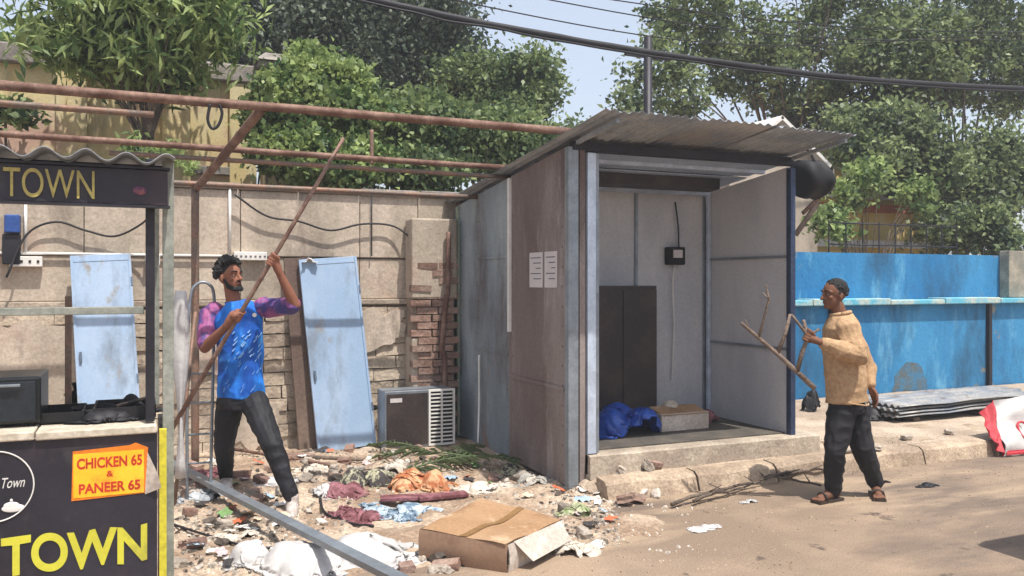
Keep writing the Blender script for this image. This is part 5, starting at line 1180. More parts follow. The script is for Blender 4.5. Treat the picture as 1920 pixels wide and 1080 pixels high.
# right big trees
tree('large_tree', (P3(1400, 300, 14)[0] + 1, 14, 0), [(P3(1245, 130, 13.5), (0.45, 0.6, 0.65), 12), (P3(1290, 20, 14), (0.7, 0.9, 0.5), 18), (P3(1400, 100, 14), (1.1, 1.0, 0.9), 36), (P3(1500, 190, 14), (1.0, 0.9, 0.45), 30), (P3(1600, 240, 13.6), (0.8, 0.7, 0.3), 20), (P3(1420, -110, 14), (2.2, 1.8, 0.9), 30), (P3(1590, 60, 14), (1.5, 1.3, 1.1), 46), (P3(1290, 205, 14), (0.5, 0.7, 0.2), 6), (P3(1190, 190, 13.5), (0.2, 0.3, 0.2), 3)], l_right,
     'large airy tree with dark limbs above the kiosk roof', size=0.125, per=150, sig=0.21, trunk_r=0.11, seed=21, limbs=30, fork=0.55)
tree('large_tree', (P3(1820, 300, 12.5)[0], 12.5, 0), [(P3(1700, 110, 12.5), (1.4, 1.0, 1.0), 70), (P3(1860, 110, 12.5), (1.5, 1.2, 1.3), 80), (P3(1850, 330, 11.6), (0.9, 0.7, 0.8), 60), (P3(1650, 235, 11.6), (1.2, 0.6, 0.28), 34), (P3(1740, 320, 11.6), (0.5, 0.5, 0.5), 26), (P3(1620, 290, 11.4), (0.5, 0.4, 0.22), 14), (P3(1800, 430, 11), (0.5, 0.4, 0.3), 20), (P3(1780, -90, 12.5), (2.6, 1.6, 0.9), 44)], l_right,
     'dense broad tree filling the upper right above the blue wall', size=0.12, per=215, sig=0.22, trunk_r=0.14, seed=23, limbs=20)
tree('leafy_shrub', (P3(1610, 400, 10.3)[0], 10.3, 0), [(P3(1610, 345, 10.3), (0.5, 0.4, 0.35), 12), (P3(1560, 420, 9.6), (0.22, 0.25, 0.25), 8), (P3(1720, 370, 10.5), (0.5, 0.3, 0.3), 9)], l_bright,
     'yellow green shrub spilling over the blue wall before the yellow house', size=0.115, per=90, sig=0.12, trunk_r=0.04, seed=25, aspect=1.6)
tree('leafy_shrub', (P3(1830, 400, 10.0)[0], 10.0, 0), [(P3(1840, 415, 9.8), (0.4, 0.3, 0.22), 14), (P3(1880, 450, 9.5), (0.3, 0.25, 0.18), 9)], l_right,
     'green shrub over the bare pier at the far right of the blue wall', size=0.11, per=130, sig=0.13, trunk_r=0.05, seed=26)
# vines over the wall
def vine(name, lobes, mat, label, size, per, sig, seed, base):
    t = thing(name, base, label, 'vine'); allp = []; allc = []
    for i, (c, rad, n) in enumerate(lobes):
        c_, p_ = clumps(c, rad, n, per, sig, seed + i, 0.0); allp.append(p_); allc.append(c_)
    leaves('foliage', mat, np.concatenate(allp), size, t, seed=seed, aspect=1.35, up=0.0, droop=0.5)
    mb = MB(); r = random.Random(seed); cc = np.concatenate(allc)
    for k in r.sample(range(len(cc)), min(24, len(cc))):
        e = Vector(cc[k]); b_ = Vector((e.x + r.uniform(-.5, .5), base[1], 0.0)); pts = spline([b_, b_.lerp(e, 0.6) + Vector((r.uniform(-.2, .2), 0, 0)), e], 5)
        mb.tube(pts, [0.02 * (1 - 0.06 * i) for i in range(len(pts))], 5)
    mb.build('stems', m_bark, t)
vine('vine', [(P3(615, 190, 9.9), (0.75, 0.35, 0.42), 90), (P3(560, 290, 9.6), (0.38, 0.3, 0.25), 30), (P3(660, 300, 9.5), (0.42, 0.3, 0.25), 32), (P3(520, 240, 10.2), (0.22, 0.3, 0.4), 18), (P3(610, 130, 10.2), (0.38, 0.25, 0.25), 20)], l_vine,
     'bright green creeper heaped over the boundary wall behind the pipe frame', 0.082, 250, 0.10, 51, (1.8, 9.6, 0))
vine('vine', [(P3(790, 240, 10.4), (0.6, 0.4, 0.45), 38), (P3(880, 270, 10.6), (0.8, 0.4, 0.4), 38), (P3(790, 325, 9.9), (0.4, 0.25, 0.18), 16), (P3(980, 270, 11), (0.75, 0.4, 0.35), 30)], l_mid,
     'darker green shrubbery behind the wall between the creeper and the kiosk', 0.085, 280, 0.13, 61, (4.0, 10.4, 0))
# small saplings on the ledge
for i, (px_, py_, s) in enumerate([(262, 285, 0.16), (325, 300, 0.14)]):
    p = P3(px_, py_, 9.3); t = thing('sapling', (p[0], 9.3, 0), ['small yellow green sapling left of the young tree trunk', 'small yellow green sapling right of the young tree trunk'][i], 'plant')
    _, pp = clumps(p, (s * 1.2, s, s), 6, 40, 0.06, 70 + i, 0)
    leaves('foliage', l_bright, pp, 0.13, t, seed=71 + i, aspect=3.5, up=0.1)
    MB().tube([(p[0], 9.3, 0), p], [0.012, 0.006], 5).build('stem', m_bark, t)

# ------------------------------------------------------------ utility pole and cables
pp_ = onY(1215, 70, 9.6)
up_ = thing('utility_pole', (pp_.x, 9.6, 0), 'thin dark utility pole rising behind the kiosk roof', 'pole')
MB().tube([(pp_.x, 9.6, 0), (pp_.x, 9.6, pp_.z)], [0.075, 0.055], 12).build('shaft', m_darkpost, up_, smooth=True)
bar((pp_.x - 0.35, 9.6, pp_.z - 0.25), (pp_.x + 0.35, 9.6, pp_.z - 0.25), 0.05, 0.05, m_darkpost, 'cross_arm', up_)
cp = [onY(-400, -260, 8.9), onY(200, -110, 8.9), onY(680, -4, 8.9), onY(790, 20, 8.9), onY(900, 43, 8.9), onY(1050, 70, 8.9), onY(1200, 96, 8.9), onY(1370, 120, 8.9), onY(1550, 142, 8.9), onY(1720, 156, 8.9), onY(1920, 166, 8.9), onY(2300, 180, 8.9)]
cs = spline(cp, 6)
MB().tube([q + Vector((0, 0, 0.012 * nz(i * 0.3, 1))) for i, q in enumerate(cs)], 0.042, 8).build('overhead_cable', m_cable, smooth=True, label='thick black bundled cable sagging across the sky', cat='cable')
MB().tube([q + Vector((0, -0.03, -0.05 + 0.03 * nz(i * 0.22, 4))) for i, q in enumerate(cs)], 0.014, 6).build('overhead_cable', m_cable, smooth=True, label='thin cable twisted just below the thick bundled cable', cat='cable')
for i, (a, b, m_) in enumerate([((900, 10), (1700, 75), 45), ((960, -14), (1800, 75), 35), ((1070, -12), (1900, 60), 25)]):
    A, B = onY(*a, 10.5), onY(*b, 10.5); pts = [A.lerp(B, t / 16) - Vector((0, 0, m_ / 160 * math.sin(PI * t / 16))) for t in range(-6, 23)]
    MB().tube(pts, 0.009, 5).build('power_line', m_cable, label=['lowest thin power line above the thick cable', 'middle thin power line above the thick cable', 'highest thin power line at the top of the sky gap'][i], cat='power line', group='thin power lines')

# ------------------------------------------------------------ parked van beyond the frame (its shade falls on the road)
vx, vy, vl, vw_, vh = 4.98, 3.08, 3.9, 1.6, 1.80
vn = thing('parked_van', (vx + vl / 2, vy - vw_ / 2, 0), 'white van parked on the road just outside the right of the view', 'van')
prof = [(0, 0.35), (0.03, 1.0), (0.12, vh - 0.08), (0.25, vh), (vl - 1.1, vh), (vl - 0.35, 1.1), (vl, 0.95), (vl, 0.35)]
MB().loft([[(vx + a, y, b) for a, b in prof] for y in (vy, vy - vw_)]).build('body', m_white, vn, bev=0.03)
for (a, b) in ((0.4, 1.3), (1.45, 2.55)):
    for y in (vy + 0.001, vy - vw_ - 0.011): MB().b2((vx + a, y, 1.1), (vx + b, y + 0.01, 1.6)).build('window', m_glass, vn)
for a in (0.75, vl - 0.8):
    for y in (vy - 0.18, vy - vw_ + 0.01):
        wmb = MB().tube([(vx + a, y, 0.3), (vx + a, y + 0.17, 0.3)], 0.3, 24).build('wheel', m_plas, vn, smooth=False)
        MB().tube([(vx + a, y - 0.01, 0.3), (vx + a, y + 0.18, 0.3)], 0.16, 16).build('rim', m_galv, wmb)

# ------------------------------------------------------------ people
class Man:
    def __init__(s, px0, z0, name_label, gh=0.0):
        s.z0 = z0; s.lat0 = (px0 - 960) / 1600 * z0
        X_, Y_ = SY * z0 + CY * s.lat0, CY * z0 - SY * s.lat0
        s.root = thing('person', (X_, Y_, gh), name_label, 'person', rotz=-YAW); s.gh = gh
    def J(s, px_, py_, dz=0.0):
        z = s.z0 + dz; return Vector(((px_ - 960) / 1600 * z - s.lat0, dz, H_CAM - (py_ - 528) / 1600 * z - s.gh))
    def part(s, name, me, mat, parent=None, label=None):
        me.materials.clear(); me.materials.append(mat); o = bpy.data.objects.new(name, me); C.objects.link(o); o.parent = parent or s.root
        if label: o['label'] = label
        return o
    def W(s, v): return s.root.matrix_basis @ v if False else Matrix.Rotation(-YAW, 4, 'Z') @ v + Vector(s.root.location)
def torso(mb, st, left):
    """st: list of (centre, half width, half depth); left: left-right unit axis"""
    rings = []
    for i, (c, a, b) in enumerate(st):
        c = Vector(c); cn = Vector(st[min(i + 1, len(st) - 1)][0]) - Vector(st[max(i - 1, 0)][0]); t_ = cn.normalized()
        l_ = (left - t_ * left.dot(t_)).normalized(); f = t_.cross(l_).normalized()
        rings.append([c + l_ * a * math.copysign(abs(math.cos(q)) ** 0.85, math.cos(q)) + f * b * math.copysign(abs(math.sin(q)) ** 0.9, math.sin(q)) for q in [2 * PI * k / 24 for k in range(24)]])
    return mb.loft(rings)
def limb(mb, pts, rad, n=12): return mb.tube(pts, rad, n, roundcap=True)
def grip(mb, P, S, Wr, r=0.017, hs=1.0):
    """hand closed round a bar at P with direction S, coming from wrist Wr"""
    S = S.normalized(); d = (Wr - P); d = (d - S * d.dot(S)).normalized(); side = S.cross(d).normalized()
    pc = P + d * (r + 0.018) ; kn = P + side * (r + 0.020) + d * 0.012
    mb.tube([Wr, Wr.lerp(pc, 0.5) + side * 0.006, pc + side * 0.008, kn], [0.026, 0.030, 0.032, 0.024], 12, roundcap=True, flat=1.3)
    mb.box((pc + kn) / 2, (0.038, 0.030, 0.078 * hs), (side, d, S))
    for k, (o_, ln) in enumerate(((0.031, 0.92), (0.010, 1.0), (-0.011, 0.95), (-0.031, 0.78))):
        R = r + 0.011; pts = []
        for q in range(7):
            a = math.radians(20 + q * 38 * ln); pts.append(P + S * o_ * hs + (side * math.cos(a) - d * math.sin(a)) * R + d * 0.004)
        mb.tube(pts, [0.0100, 0.0098, 0.0095, 0.009, 0.0086, 0.008, 0.007], 8, roundcap=True)
    R = r + 0.012; pts = [pc + S * 0.034 - side * 0.012]
    for q in range(5):
        a = math.radians(150 + q * -2); an = math.radians(100 + q * 40); pts.append(P + S * (0.036 + 0.004 * q) + (d * math.sin(an) + side * math.cos(an)) * R)
    mb.tube(pts, [0.015, 0.0135, 0.012, 0.011, 0.010, 0.008], 8, roundcap=True)
def loosehand(mb, Wr, d, palm_n, thumb, hs=1.0):
    d = d.normalized(); s = palm_n.cross(d).normalized()
    if s.dot(thumb) < 0: s = -s
    mb.box(Wr + d * 0.05, (0.076, 0.026, 0.088), (s, palm_n, d)); mb.tube([Wr - d * 0.02, Wr + d * 0.04], [0.026, 0.032], 10, roundcap=True, flat=0.7)
    for k, ln in enumerate((0.066, 0.074, 0.069, 0.054)):
        b_ = Wr + d * 0.09 + s * (0.029 - 0.0195 * k); pts = [b_ - d * 0.012]; dd = d.copy()
        for q in range(4): pts.append(pts[-1] + dd * (ln / 3.4)); dd = (dd + palm_n * 0.33).normalized()
        mb.tube(pts, [0.0098, 0.0096, 0.009, 0.0083, 0.007], 8, roundcap=True)
    pts = [Wr + d * 0.018 + s * 0.028, Wr + d * 0.045 + s * 0.052, Wr + d * 0.07 + s * 0.062 + palm_n * 0.008, Wr + d * 0.09 + s * 0.062 + palm_n * 0.018]
    mb.tube(pts, [0.015, 0.0125, 0.011, 0.009], 8, roundcap=True)
def head(mb, c, F, U, beard=False):
    """c head centre, F facing, U up"""
    F = F.normalized(); U = (U - F * U.dot(F)).normalized(); S = F.cross(U).normalized(); A = (S, F, U)
    P = lambda x, y, z: c + S * x + F * y + U * z
    mb.ell(P(0, -0.012, 0.028), (0.076, 0.094, 0.088), A, 24, 16)
    mb.ell(P(0, 0.018, -0.030), (0.058, 0.066, 0.085), A, 24, 14)
    mb.ell(P(0, 0.058, -0.085), (0.030, 0.026, 0.024), A, 16, 10)
    mb.tube([P(0, 0.078, 0.020), P(0, 0.094, -0.005), P(0, 0.106, -0.026)], [0.008, 0.011, 0.014], 10, roundcap=True)
    for s in (-1, 1):
        mb.ell(P(s * 0.013, 0.090, -0.029), (0.009, 0.010, 0.008), A)
        mb.tube([P(s * 0.012, 0.082, 0.028), P(s * 0.035, 0.077, 0.031), P(s * 0.055, 0.060, 0.024)], 0.008, 8, roundcap=True)
        mb.ell(P(s * 0.043, 0.060, -0.018), (0.018, 0.016, 0.016), A)
        mb.ell(P(s * 0.077, -0.010, -0.008), (0.009, 0.018, 0.031), A)
    mb.tube([P(-0.024, 0.074, -0.053), P(0, 0.084, -0.052), P(0.024, 0.074, -0.053)], 0.0065, 8, roundcap=True)
    mb.tube([P(-0.020, 0.073, -0.063), P(0, 0.082, -0.065), P(0.020, 0.073, -0.063)], 0.0075, 8, roundcap=True)
    return P, A
def face_bits(man, P, A, m_lip, body):
    for s in (-1, 1):
        e = man.part('eye', MB().ell(P(s * 0.031, 0.0745, 0.004), (0.011, 0.007, 0.0058), A, 14, 8).mesh('eye', None, smooth=True), m_eye)
        man.part('iris', MB().ell(P(s * 0.031, 0.0805, 0.004), (0.0058, 0.004, 0.0058), A, 12, 8).mesh('iris', None, smooth=True), m_hair, e)
        man.part('eyebrow', MB().tube([P(s * 0.014, 0.090, 0.033), P(s * 0.035, 0.0855, 0.038), P(s * 0.056, 0.068, 0.030)], [0.005, 0.005, 0.003], 6).mesh('eyebrow', None, smooth=True), m_hair)
    man.part('lips', MB().tube([P(-0.022, 0.080, -0.058), P(0, 0.0905, -0.058), P(0.022, 0.080, -0.058)], [0.004, 0.006, 0.004], 8).mesh('lips', None, smooth=True), m_lip)
m_lip = M('lips', hx('#6d3a34'), var=0.05, bump=0)
def wrinkle(amp, sx=9, sz=5, seed=0.0):
    def f(c):
        a = nz(c.x * sx + seed, c.y * sx, c.z * sz); b = nz(c.x * 22, c.y * 22 + seed, c.z * 14)
        return amp * (1 - 2.6 * abs(a)) * 0.8 + amp * 0.35 * b
    return f

# --- man in the blue jersey
A = Man(470, 6.45, 'young man in a blue jersey and black track pants lifting a long rod', gh=0.0)
J = A.J
Fl = Vector((0.30, -0.95, 0)).normalized(); Lr = Vector((-Fl.y, Fl.x, 0)) ; Lr = Vector((0.95, 0.30, 0))
hd = J(432, 520, 0.0); neck0 = J(440, 575, 0.02)
rsh, lsh = J(392, 588, 0.03), J(503, 578, 0.06)
relb, rwr = J(384, 652, -0.14), J(424, 612, -0.26)
lelb, lwr = J(553, 572, -0.10), J(524, 512, -0.20)
rodA, rodB = J(322, 805, -0.28), J(645, 258, -0.24)
rh_ = rodA.lerp(rodB, 0.385); lh_ = rodA.lerp(rodB, 0.578); S_ = (rodB - rodA).normalized()
hipc = J(452, 742, 0.05); rhip, lhip = J(432, 752, 0.06), J(476, 752, 0.03)
rkn, rank = J(420, 830, 0.10), J(424, 893, 0.36); lkn, lank = J(512, 838, -0.24), J(548, 934, -0.28)
mb = MB()
torso(mb, [(J(452, 760, 0.05), .14, .10), (J(453, 735, 0.05), .155, .105), (J(453, 690, 0.04), .14, .095), (J(450, 640, 0.03), .155, .105), (J(448, 600, 0.03), .165, .105), (J(446, 578, 0.03), .13, .085), (J(444, 566, 0.03), .07, .065)], Lr)
limb(mb, [neck0, hd - Vector((0, 0, 0.05))], [0.058, 0.052])
HF = Vector((0.86, -0.46, 0.12)); P_, A_ = head(mb, hd, HF, Vector((0.0, 0, 1)))
limb(mb, [rsh + Vector((0.03, 0, -0.01)), rsh.lerp(relb, 0.5), relb], [0.056, 0.048, 0.041]); limb(mb, [relb, relb.lerp(rwr, 0.35), rwr], [0.041, 0.040, 0.027])
limb(mb, [lsh - Vector((0.03, 0, 0)), lsh.lerp(lelb, 0.5), lelb], [0.056, 0.048, 0.041]); limb(mb, [lelb, lelb.lerp(lwr, 0.35), lwr], [0.041, 0.040, 0.027])
grip(mb, rh_, S_, rwr, 0.016); grip(mb, lh_, S_, lwr, 0.016)
limb(mb, [rwr, rwr.lerp(rh_, 0.4)], [0.027, 0.026]); limb(mb, [lwr, lwr.lerp(lh_, 0.4)], [0.027, 0.026])
for hip, kn, an in ((rhip, rkn, rank), (lhip, lkn, lank)):
    limb(mb, [hip, hip.lerp(kn, 0.4), kn], [0.086, 0.078, 0.056]); limb(mb, [kn, kn.lerp(an, 0.35), an], [0.054, 0.055, 0.036])
bd_ = A.part('body', remesh(mb, 0.0052, 3, 'body'), m_skin); A.part('ground', bd_.data, m_skin) if False else None
face_bits(A, P_, A_, m_lip, bd_)
# jersey
mb = MB()
torso(mb, [(J(452, 744, 0.05), .172, .130), (J(453, 725, 0.05), .172, .126), (J(453, 690, 0.04), .162, .118), (J(450, 640, 0.03), .170, .122), (J(448, 600, 0.03), .178, .120), (J(446, 578, 0.03), .140, .098), (J(443, 565, 0.03), .085, .078)], Lr)
A.part('jersey', remesh(mb, 0.006, 4, 'jersey', folds=wrinkle(0.011, 7, 6, 2.0)), m_jersey)
mb = MB()
limb(mb, [rsh + Vector((0.035, 0, 0.012)), rsh, rsh.lerp(relb, 0.55), rsh.lerp(relb, 0.86)], [0.078, 0.074, 0.066, 0.062])
A.part('sleeve', remesh(mb, 0.006, 3, 'sleeve', folds=wrinkle(0.006, 12, 9, 3.0)), m_sleeve)
mb = MB()
limb(mb, [lsh - Vector((0.035, 0, -0.008)), lsh, lsh.lerp(lelb, 0.55), lsh.lerp(lelb, 0.90)], [0.078, 0.074, 0.066, 0.064])
A.part('sleeve', remesh(mb, 0.006, 3, 'sleeve', folds=wrinkle(0.006, 12, 9, 4.0)), m_sleeve)
# collar, crest and print streaks on the chest
A.part('collar', MB().tube([J(443, 568, 0.03) + Lr * 0.075 * math.cos(q) + Vector((-0.30, 0.95, 0)) * 0.068 * math.sin(q) + Vector((0, 0, 0.012 * math.sin(q))) for q in [2 * PI * k / 20 for k in range(21)]], 0.010, 8).mesh('collar', None, smooth=True), m_jersey)
def chest(px_, py_, off=0.0):
    """point on the jersey front"""
    base = J(px_, py_, 0.03); cx = J(450, py_, 0.03); u_ = (base - cx).dot(Lr) / 0.172; u_ = max(-0.95, min(0.95, u_))
    return cx + Lr * 0.172 * u_ + Fl * (0.124 * math.sqrt(1 - u_ * u_) ** 0.9 + 0.007 + off)
mb = MB(); c = chest(477, 590); a = 0.016
mb.tube([c, c + Fl * 0.004], 0.017, 7); A.part('crest', mb.mesh('crest', None), m_white)
mb = MB(); rnd = random.Random(5)
for i in range(26):
    px_, py_ = rnd.uniform(436, 486), rnd.uniform(622, 672); l_ = rnd.uniform(5, 12)
    p0 = chest(px_, py_, 0.003); p1 = chest(px_ + l_ * 0.7, py_ - l_ * 0.8, 0.003); mb.tube([p0, p1], [0.0055, 0.003], 5)
for i in range(20):
    px_, py_ = rnd.uniform(415, 495), rnd.uniform(670, 732); l_ = rnd.uniform(6, 14)
    p0 = chest(px_, py_, 0.001); p1 = chest(px_ + l_ * 0.5, py_ - l_ * 0.8, 0.001); mb.tube([p0, p1], [0.0022, 0.001], 5)
A.part('chest_print', mb.mesh('chest_print', None), m_streak)['kind'] = 'stuff'
# trousers
mb = MB()
torso(mb, [(J(452, 765, 0.05), .162, .118), (J(452, 748, 0.05), .166, .122), (J(452, 730, 0.05), .160, .115)], Lr)
for hip, kn, an in ((rhip, rkn, rank), (lhip, lkn, lank)):
    limb(mb, [hip, hip.lerp(kn, 0.4), kn], [0.103, 0.096, 0.075]); limb(mb, [kn, kn.lerp(an, 0.4), kn.lerp(an, 0.97)], [0.075, 0.068, 0.052])
A.part('track_pants', remesh(mb, 0.006, 3, 'track_pants', folds=wrinkle(0.007, 10, 12, 6.0)), m_pants)
# shoes
for an, dr in ((rank, Vector((0.35, -0.9, 0))), (lank, Vector((0.25, -0.95, 0)))):
    an_w = A.W(an); gzv = verge(an_w.x, an_w.y) + 0.004 - A.gh; g_ = Vector((an.x, an.y, gzv)); dr.normalize(); mb = MB(); sd_ = Vector((-dr.y, dr.x, 0))
    mb.tube([an + Vector((0, 0, 0.01)), g_ + Vector((0, 0, 0.06)) ], [0.047, 0.05], 12, roundcap=True)
    mb.tube([g_ - dr * 0.05 + Vector((0, 0, 0.045)), g_ + dr * 0.05 + Vector((0, 0, 0.045)), g_ + dr * 0.15 + Vector((0, 0, 0.034)), g_ + dr * 0.19 + Vector((0, 0, 0.028))], [0.040, 0.046, 0.040, 0.028], 12, roundcap=True, up=Vector((0, 0, 1)), flat=1.05)
    sh = A.part('shoe', remesh(mb, 0.006, 4, 'shoe'), m_shoe)
    A.part('sole', MB().tube([g_ - dr * 0.075 + Vector((0, 0, 0.012)), g_ + dr * 0.06 + Vector((0, 0, 0.012)), g_ + dr * 0.195 + Vector((0, 0, 0.012))], [0.040, 0.048, 0.034], 12, flat=1).mesh('sole', None) if False else MB().box(g_ + dr * 0.06 + Vector((0, 0, 0.010)), (0.27, 0.088, 0.020), (dr, sd_, Vector((0, 0, 1)))).mesh('sole', None), m_white, sh)
# curly hair and beard
mb = MB(); rnd = random.Random(9)
mb.ell(P_(0, -0.028, 0.048), (0.084, 0.092, 0.084), A_, 24, 14)
for i in range(230):
    a, e = rnd.uniform(0, 2 * PI), rnd.uniform(-0.3, 1.5); x_, y_, z_ = math.cos(e) * math.cos(a), math.cos(e) * math.sin(a), math.sin(e)
    if y_ > 0.25 and z_ < 0.5: continue
    g_r = rnd.uniform(0.95, 1.14); x_, y_, z_ = x_ * g_r, y_ * g_r, z_ * g_r
    mb.ell(P_(x_ * 0.092, -0.018 + y_ * 0.106, 0.044 + z_ * 0.108), (0.015, 0.015, 0.015), None, 8, 5)
A.part('hair', remesh(mb, 0.006, 1, 'hair'), m_hair)
mb = MB()
for s in (-1, 1): mb.tube([P_(s * 0.072, 0.006, -0.02), P_(s * 0.060, 0.030, -0.075), P_(s * 0.030, 0.070, -0.098), P_(0, 0.084, -0.098)], [0.010, 0.017, 0.019, 0.019], 8, roundcap=True)
mb.tube([P_(-0.026, 0.078, -0.046), P_(0, 0.089, -0.042), P_(0.026, 0.078, -0.046)], 0.006, 8, roundcap=True); mb.ell(P_(0, 0.080, -0.082), (0.022, 0.014, 0.016), A_)
A.part('beard', remesh(mb, 0.005, 2, 'beard'), m_hair)
ro = MB().tube([A.W(q) for q in (rodA, rodA.lerp(rodB, 0.35), rodA.lerp(rodB, 0.7) - Vector((0, 0, 0.005)), rodB)], [0.018, 0.017, 0.016, 0.013], 8)
ro.build('long_rod', m_rod, smooth=True, label='long rusty rod held diagonally by the man in the blue jersey', cat='rod')

# --- man in the orange shirt
B = Man(1595, 6.6, 'man in a loose orange tan shirt and black trousers holding a cut branch', gh=0.0)
J = B.J
Lr = Vector((-0.30, -0.95, 0)).normalized(); Fl = Vector((-0.95, 0.30, 0)).normalized()
hd = J(1563, 553, 0.0)
mb = MB(); cS = J(1582, 614, 0.0)
torso(mb, [(J(1588, 765, 0), .14, .10), (J(1586, 735, 0), .15, .105), (J(1583, 690, 0), .14, .10), (J(1580, 640, 0), .16, .11), (J(1580, 612, 0), .17, .10), (J(1579, 598, 0), .12, .08), (J(1577, 588, 0), .06, .06)], Lr)
limb(mb, [J(1577, 596, 0), J(1569, 572, 0)], [0.056, 0.052])
HF = Vector((-0.95, -0.25, -0.02)); P_, A_ = head(mb, hd, HF, Vector((0.02, 0, 1)))
lsh, lelb, lwr = J(1590, 618, -0.16), J(1606, 668, -0.22), J(1537, 641, -0.26)
rsh, relb, rwr = J(1592, 622, 0.15), J(1626, 690, 0.14), J(1634, 727, 0.04)
brA, brB = J(1392, 607, -0.22), J(1528, 726, -0.20)      # main stem of the branch
hgrip = J(1514, 631, -0.25); S2 = (J(1536, 612, -0.25) - J(1494, 697, -0.25)).normalized()
limb(mb, [lsh + Vector((0, 0.02, -0.01)), lsh.lerp(lelb, 0.5), lelb], [0.046, 0.044, 0.040]); limb(mb, [lelb, lelb.lerp(lwr, 0.4), lwr], [0.040, 0.038, 0.026])
limb(mb, [rsh, rsh.lerp(relb, 0.5), relb], [0.054, 0.046, 0.040]); limb(mb, [relb, relb.lerp(rwr, 0.4), rwr], [0.040, 0.038, 0.026])
grip(mb, hgrip, S2, lwr, 0.014); limb(mb, [lwr, lwr.lerp(hgrip, 0.5)], [0.026, 0.027])
loosehand(mb, rwr, Vector((0.25, -0.1, -0.9)), Vector((-0.9, -0.1, -0.25)).normalized(), Vector((-0.3, -0.9, 0)))
rhip, lhip = J(1600, 768, 0.07), J(1578, 768, -0.05)
lkn, lank = J(1566, 845, -0.12), J(1562, 918, -0.05); rkn, rank = J(1618, 842, 0.02), J(1642, 905, 0.10)
for hip, kn, an in ((rhip, rkn, rank), (lhip, lkn, lank)):
    limb(mb, [hip, hip.lerp(kn, 0.4), kn], [0.086, 0.076, 0.055]); limb(mb, [kn, kn.lerp(an, 0.35), an], [0.053, 0.052, 0.034])
for an, dr in ((lank, Vector((-0.85, -0.5, 0))), (rank, Vector((-0.25, -0.95, 0)))):
    dr.normalize(); g_ = Vector((an.x, an.y, 0.0))
    mb.tube([an, g_ + Vector((0, 0, 0.06))], [0.036, 0.036], 10, roundcap=True)
    mb.tube([g_ - dr * 0.045 + Vector((0, 0, 0.050)), g_ + dr * 0.06 + Vector((0, 0, 0.052)), g_ + dr * 0.15 + Vector((0, 0, 0.036))], [0.030, 0.036, 0.026], 10, roundcap=True)
    sdv = Vector((-dr.y, dr.x, 0))
    for k in range(5): mb.tube([g_ + dr * 0.14 + sdv * (0.016 * (k - 2)) + Vector((0, 0, 0.032)), g_ + dr * (0.20 - 0.008 * abs(k - 1)) + sdv * (0.019 * (k - 2)) + Vector((0, 0, 0.028))], [0.011, 0.009], 8, roundcap=True)
bd_ = B.part('body', remesh(mb, 0.0052, 3, 'body'), m_skin2); face_bits(B, P_, A_, m_lip, bd_)
# shirt, long sleeves, loose
mb = MB()
torso(mb, [(J(1588, 752, 0), .172, .150), (J(1587, 730, 0), .172, .148), (J(1584, 690, 0), .165, .146), (J(1580, 645, 0), .178, .148), (J(1579, 614, 0), .185, .135), (J(1578, 600, 0), .13, .10), (J(1577, 590, 0), .075, .074)], Lr)
limb(mb, [lsh + Vector((0, 0.09, 0.02)), lsh + Vector((0, 0.0, -0.01)), lsh.lerp(lelb, 0.5), lelb, lelb.lerp(lwr, 0.3), lelb.lerp(lwr, 0.85)], [0.080, 0.086, 0.084, 0.082, 0.072, 0.046])
limb(mb, [rsh - Vector((0, 0.03, 0)), rsh.lerp(relb, 0.5), relb, relb.lerp(rwr, 0.8)], [0.080, 0.074, 0.066, 0.046])
B.part('shirt', remesh(mb, 0.006, 4, 'shirt', folds=wrinkle(0.013, 6, 7, 1.0)), m_shirt)
B.part('collar', MB().tube([J(1576, 588, 0) + Lr * 0.075 * math.cos(q) + Fl * 0.072 * math.sin(q) + Vector((0, 0, -0.014 * math.sin(q))) for q in [2 * PI * k / 20 for k in range(21)]], 0.014, 8).mesh('collar', None, smooth=True), m_shirt)
mb = MB()
torso(mb, [(J(1588, 772, 0), .155, .125), (J(1588, 750, 0), .158, .128), (J(1588, 735, 0), .15, .12)], Lr)
for hip, kn, an in ((rhip, rkn, rank), (lhip, lkn, lank)):
    limb(mb, [hip, hip.lerp(kn, 0.4), kn], [0.108, 0.100, 0.082]); limb(mb, [kn, kn.lerp(an, 0.4), kn.lerp(an, 0.98)], [0.082, 0.074, 0.060])
B.part('trousers', remesh(mb, 0.006, 3, 'trousers', folds=wrinkle(0.009, 10, 12, 6.0)), m_trous)
for an, dr in ((lank, Vector((-0.85, -0.5, 0))), (rank, Vector((-0.25, -0.95, 0)))):
    dr.normalize(); g_ = Vector((an.x, an.y, 0.0)); sdv = Vector((-dr.y, dr.x, 0))
    sn = B.part('sandal', MB().box(g_ + dr * 0.065 + Vector((0, 0, 0.012)), (0.27, 0.095, 0.020), (dr, sdv, Vector((0, 0, 1)))).mesh('sandal', None), m_slip)
    B.part('strap', MB().tube([g_ + dr * 0.12 + sdv * a + Vector((0, 0, z)) for a, z in ((-0.045, 0.02), (-0.035, 0.06), (0, 0.074), (0.035, 0.06), (0.045, 0.02))], 0.010, 6).mesh('strap', None, smooth=True), m_slip, sn)
mb = MB(); rnd = random.Random(19)
mb.ell(P_(0, -0.026, 0.046), (0.081, 0.090, 0.080), A_, 24, 14)
for i in range(110):
    a, e = rnd.uniform(0, 2 * PI), rnd.uniform(-0.45, 1.5); x_, y_, z_ = math.cos(e) * math.cos(a), math.cos(e) * math.sin(a), math.sin(e)
    if y_ > 0.30 and z_ < 0.6: continue
    mb.ell(P_(x_ * 0.078, -0.022 + y_ * 0.090, 0.034 + z_ * 0.088), (0.014, 0.014, 0.011), None, 8, 5)
B.part('hair', remesh(mb, 0.006, 1, 'hair'), m_hair)
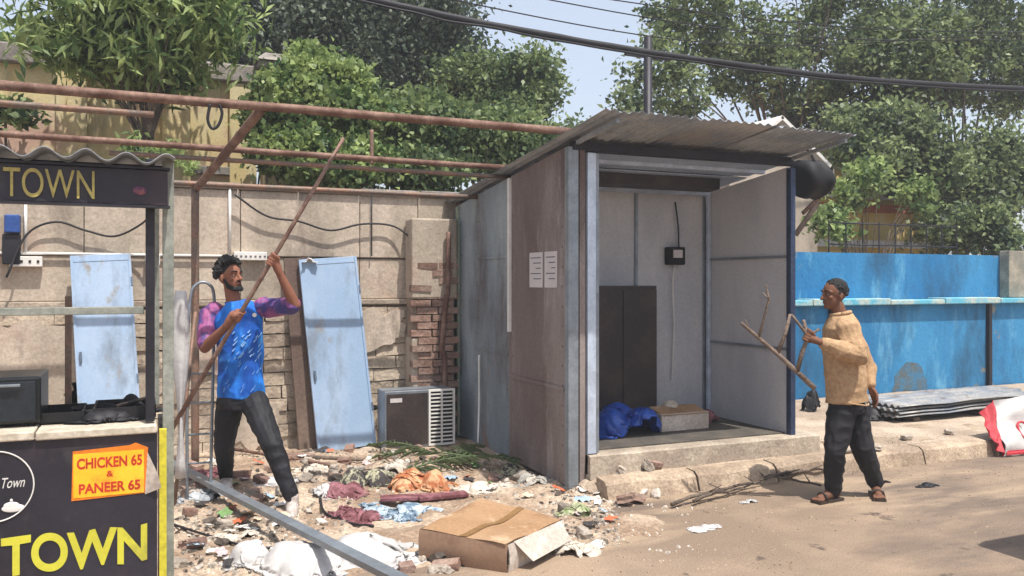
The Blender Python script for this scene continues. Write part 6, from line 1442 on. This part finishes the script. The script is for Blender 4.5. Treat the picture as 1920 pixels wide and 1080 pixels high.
B.part('hem', MB().tube([J(1588, 752, 0) + Lr * 0.176 * math.copysign(abs(math.cos(q)) ** 0.85, math.cos(q)) + Fl * 0.154 * math.copysign(abs(math.sin(q)) ** 0.9, math.sin(q)) + Vector((0, 0, 0.012 * math.sin(2 * q + 1) - 0.004)) for q in [2 * PI * k / 40 for k in range(41)]], 0.006, 6).mesh('hem', None, smooth=True), m_shirt)
B.part('cuff', MB().tube([lelb.lerp(lwr, 0.80), lelb.lerp(lwr, 0.94)], [0.046, 0.043], 14).mesh('cuff', None, smooth=True), m_shirt)
# the cut branch he holds
W_ = B.W; mb = MB()
def tw_(pts, r): mb.tube(warped([W_(q) for q in pts], 0.012, 6.0), r, 8)
tw_([J(1390, 606, -0.22), J(1420, 632, -0.22), J(1462, 668, -0.21), J(1495, 698, -0.22), J(1528, 728, -0.22)], [0.012, 0.015, 0.017, 0.019, 0.021])
tw_([J(1494, 697, -0.22), J(1504, 660, -0.25), J(1514, 631, -0.25), J(1507, 600, -0.25)], [0.019, 0.016, 0.014, 0.013])
tw_([J(1536, 618, -0.26), J(1514, 629, -0.25), J(1484, 592, -0.25)], [0.010, 0.013, 0.010])
tw_([J(1458, 666, -0.21), J(1470, 630, -0.23), J(1481, 590, -0.24)], [0.015, 0.014, 0.012])
tw_([J(1422, 634, -0.22), J(1432, 598, -0.26), J(1442, 560, -0.28), J(1436, 536, -0.3)], [0.011, 0.009, 0.008, 0.005])
tw_([J(1442, 562, -0.28), J(1430, 548, -0.24)], [0.006, 0.003]); tw_([J(1403, 616, -0.22), J(1399, 600, -0.2)], [0.006, 0.003])
mb.build('cut_branch', m_barklight, smooth=True, label='forked bare branch held out by the man in the orange shirt', cat='branch')

# ------------------------------------------------------------ light dusty air
hm = bpy.data.materials.new('dusty_air'); hm.use_nodes = True; hn = hm.node_tree.nodes; hn.remove(hn['Principled BSDF'])
pvn = hn.new('ShaderNodeVolumePrincipled'); pvn.inputs['Color'].default_value = (0.93, 0.95, 1, 1); pvn.inputs['Density'].default_value = 0.0028
hm.node_tree.links.new(pvn.outputs[0], hn['Material Output'].inputs['Volume'])
MB().b2((-45, -25, -1.1), (55, 45, 9.5)).build('haze', hm, kind='stuff', label='pale dusty air over the whole street', cat='haze')
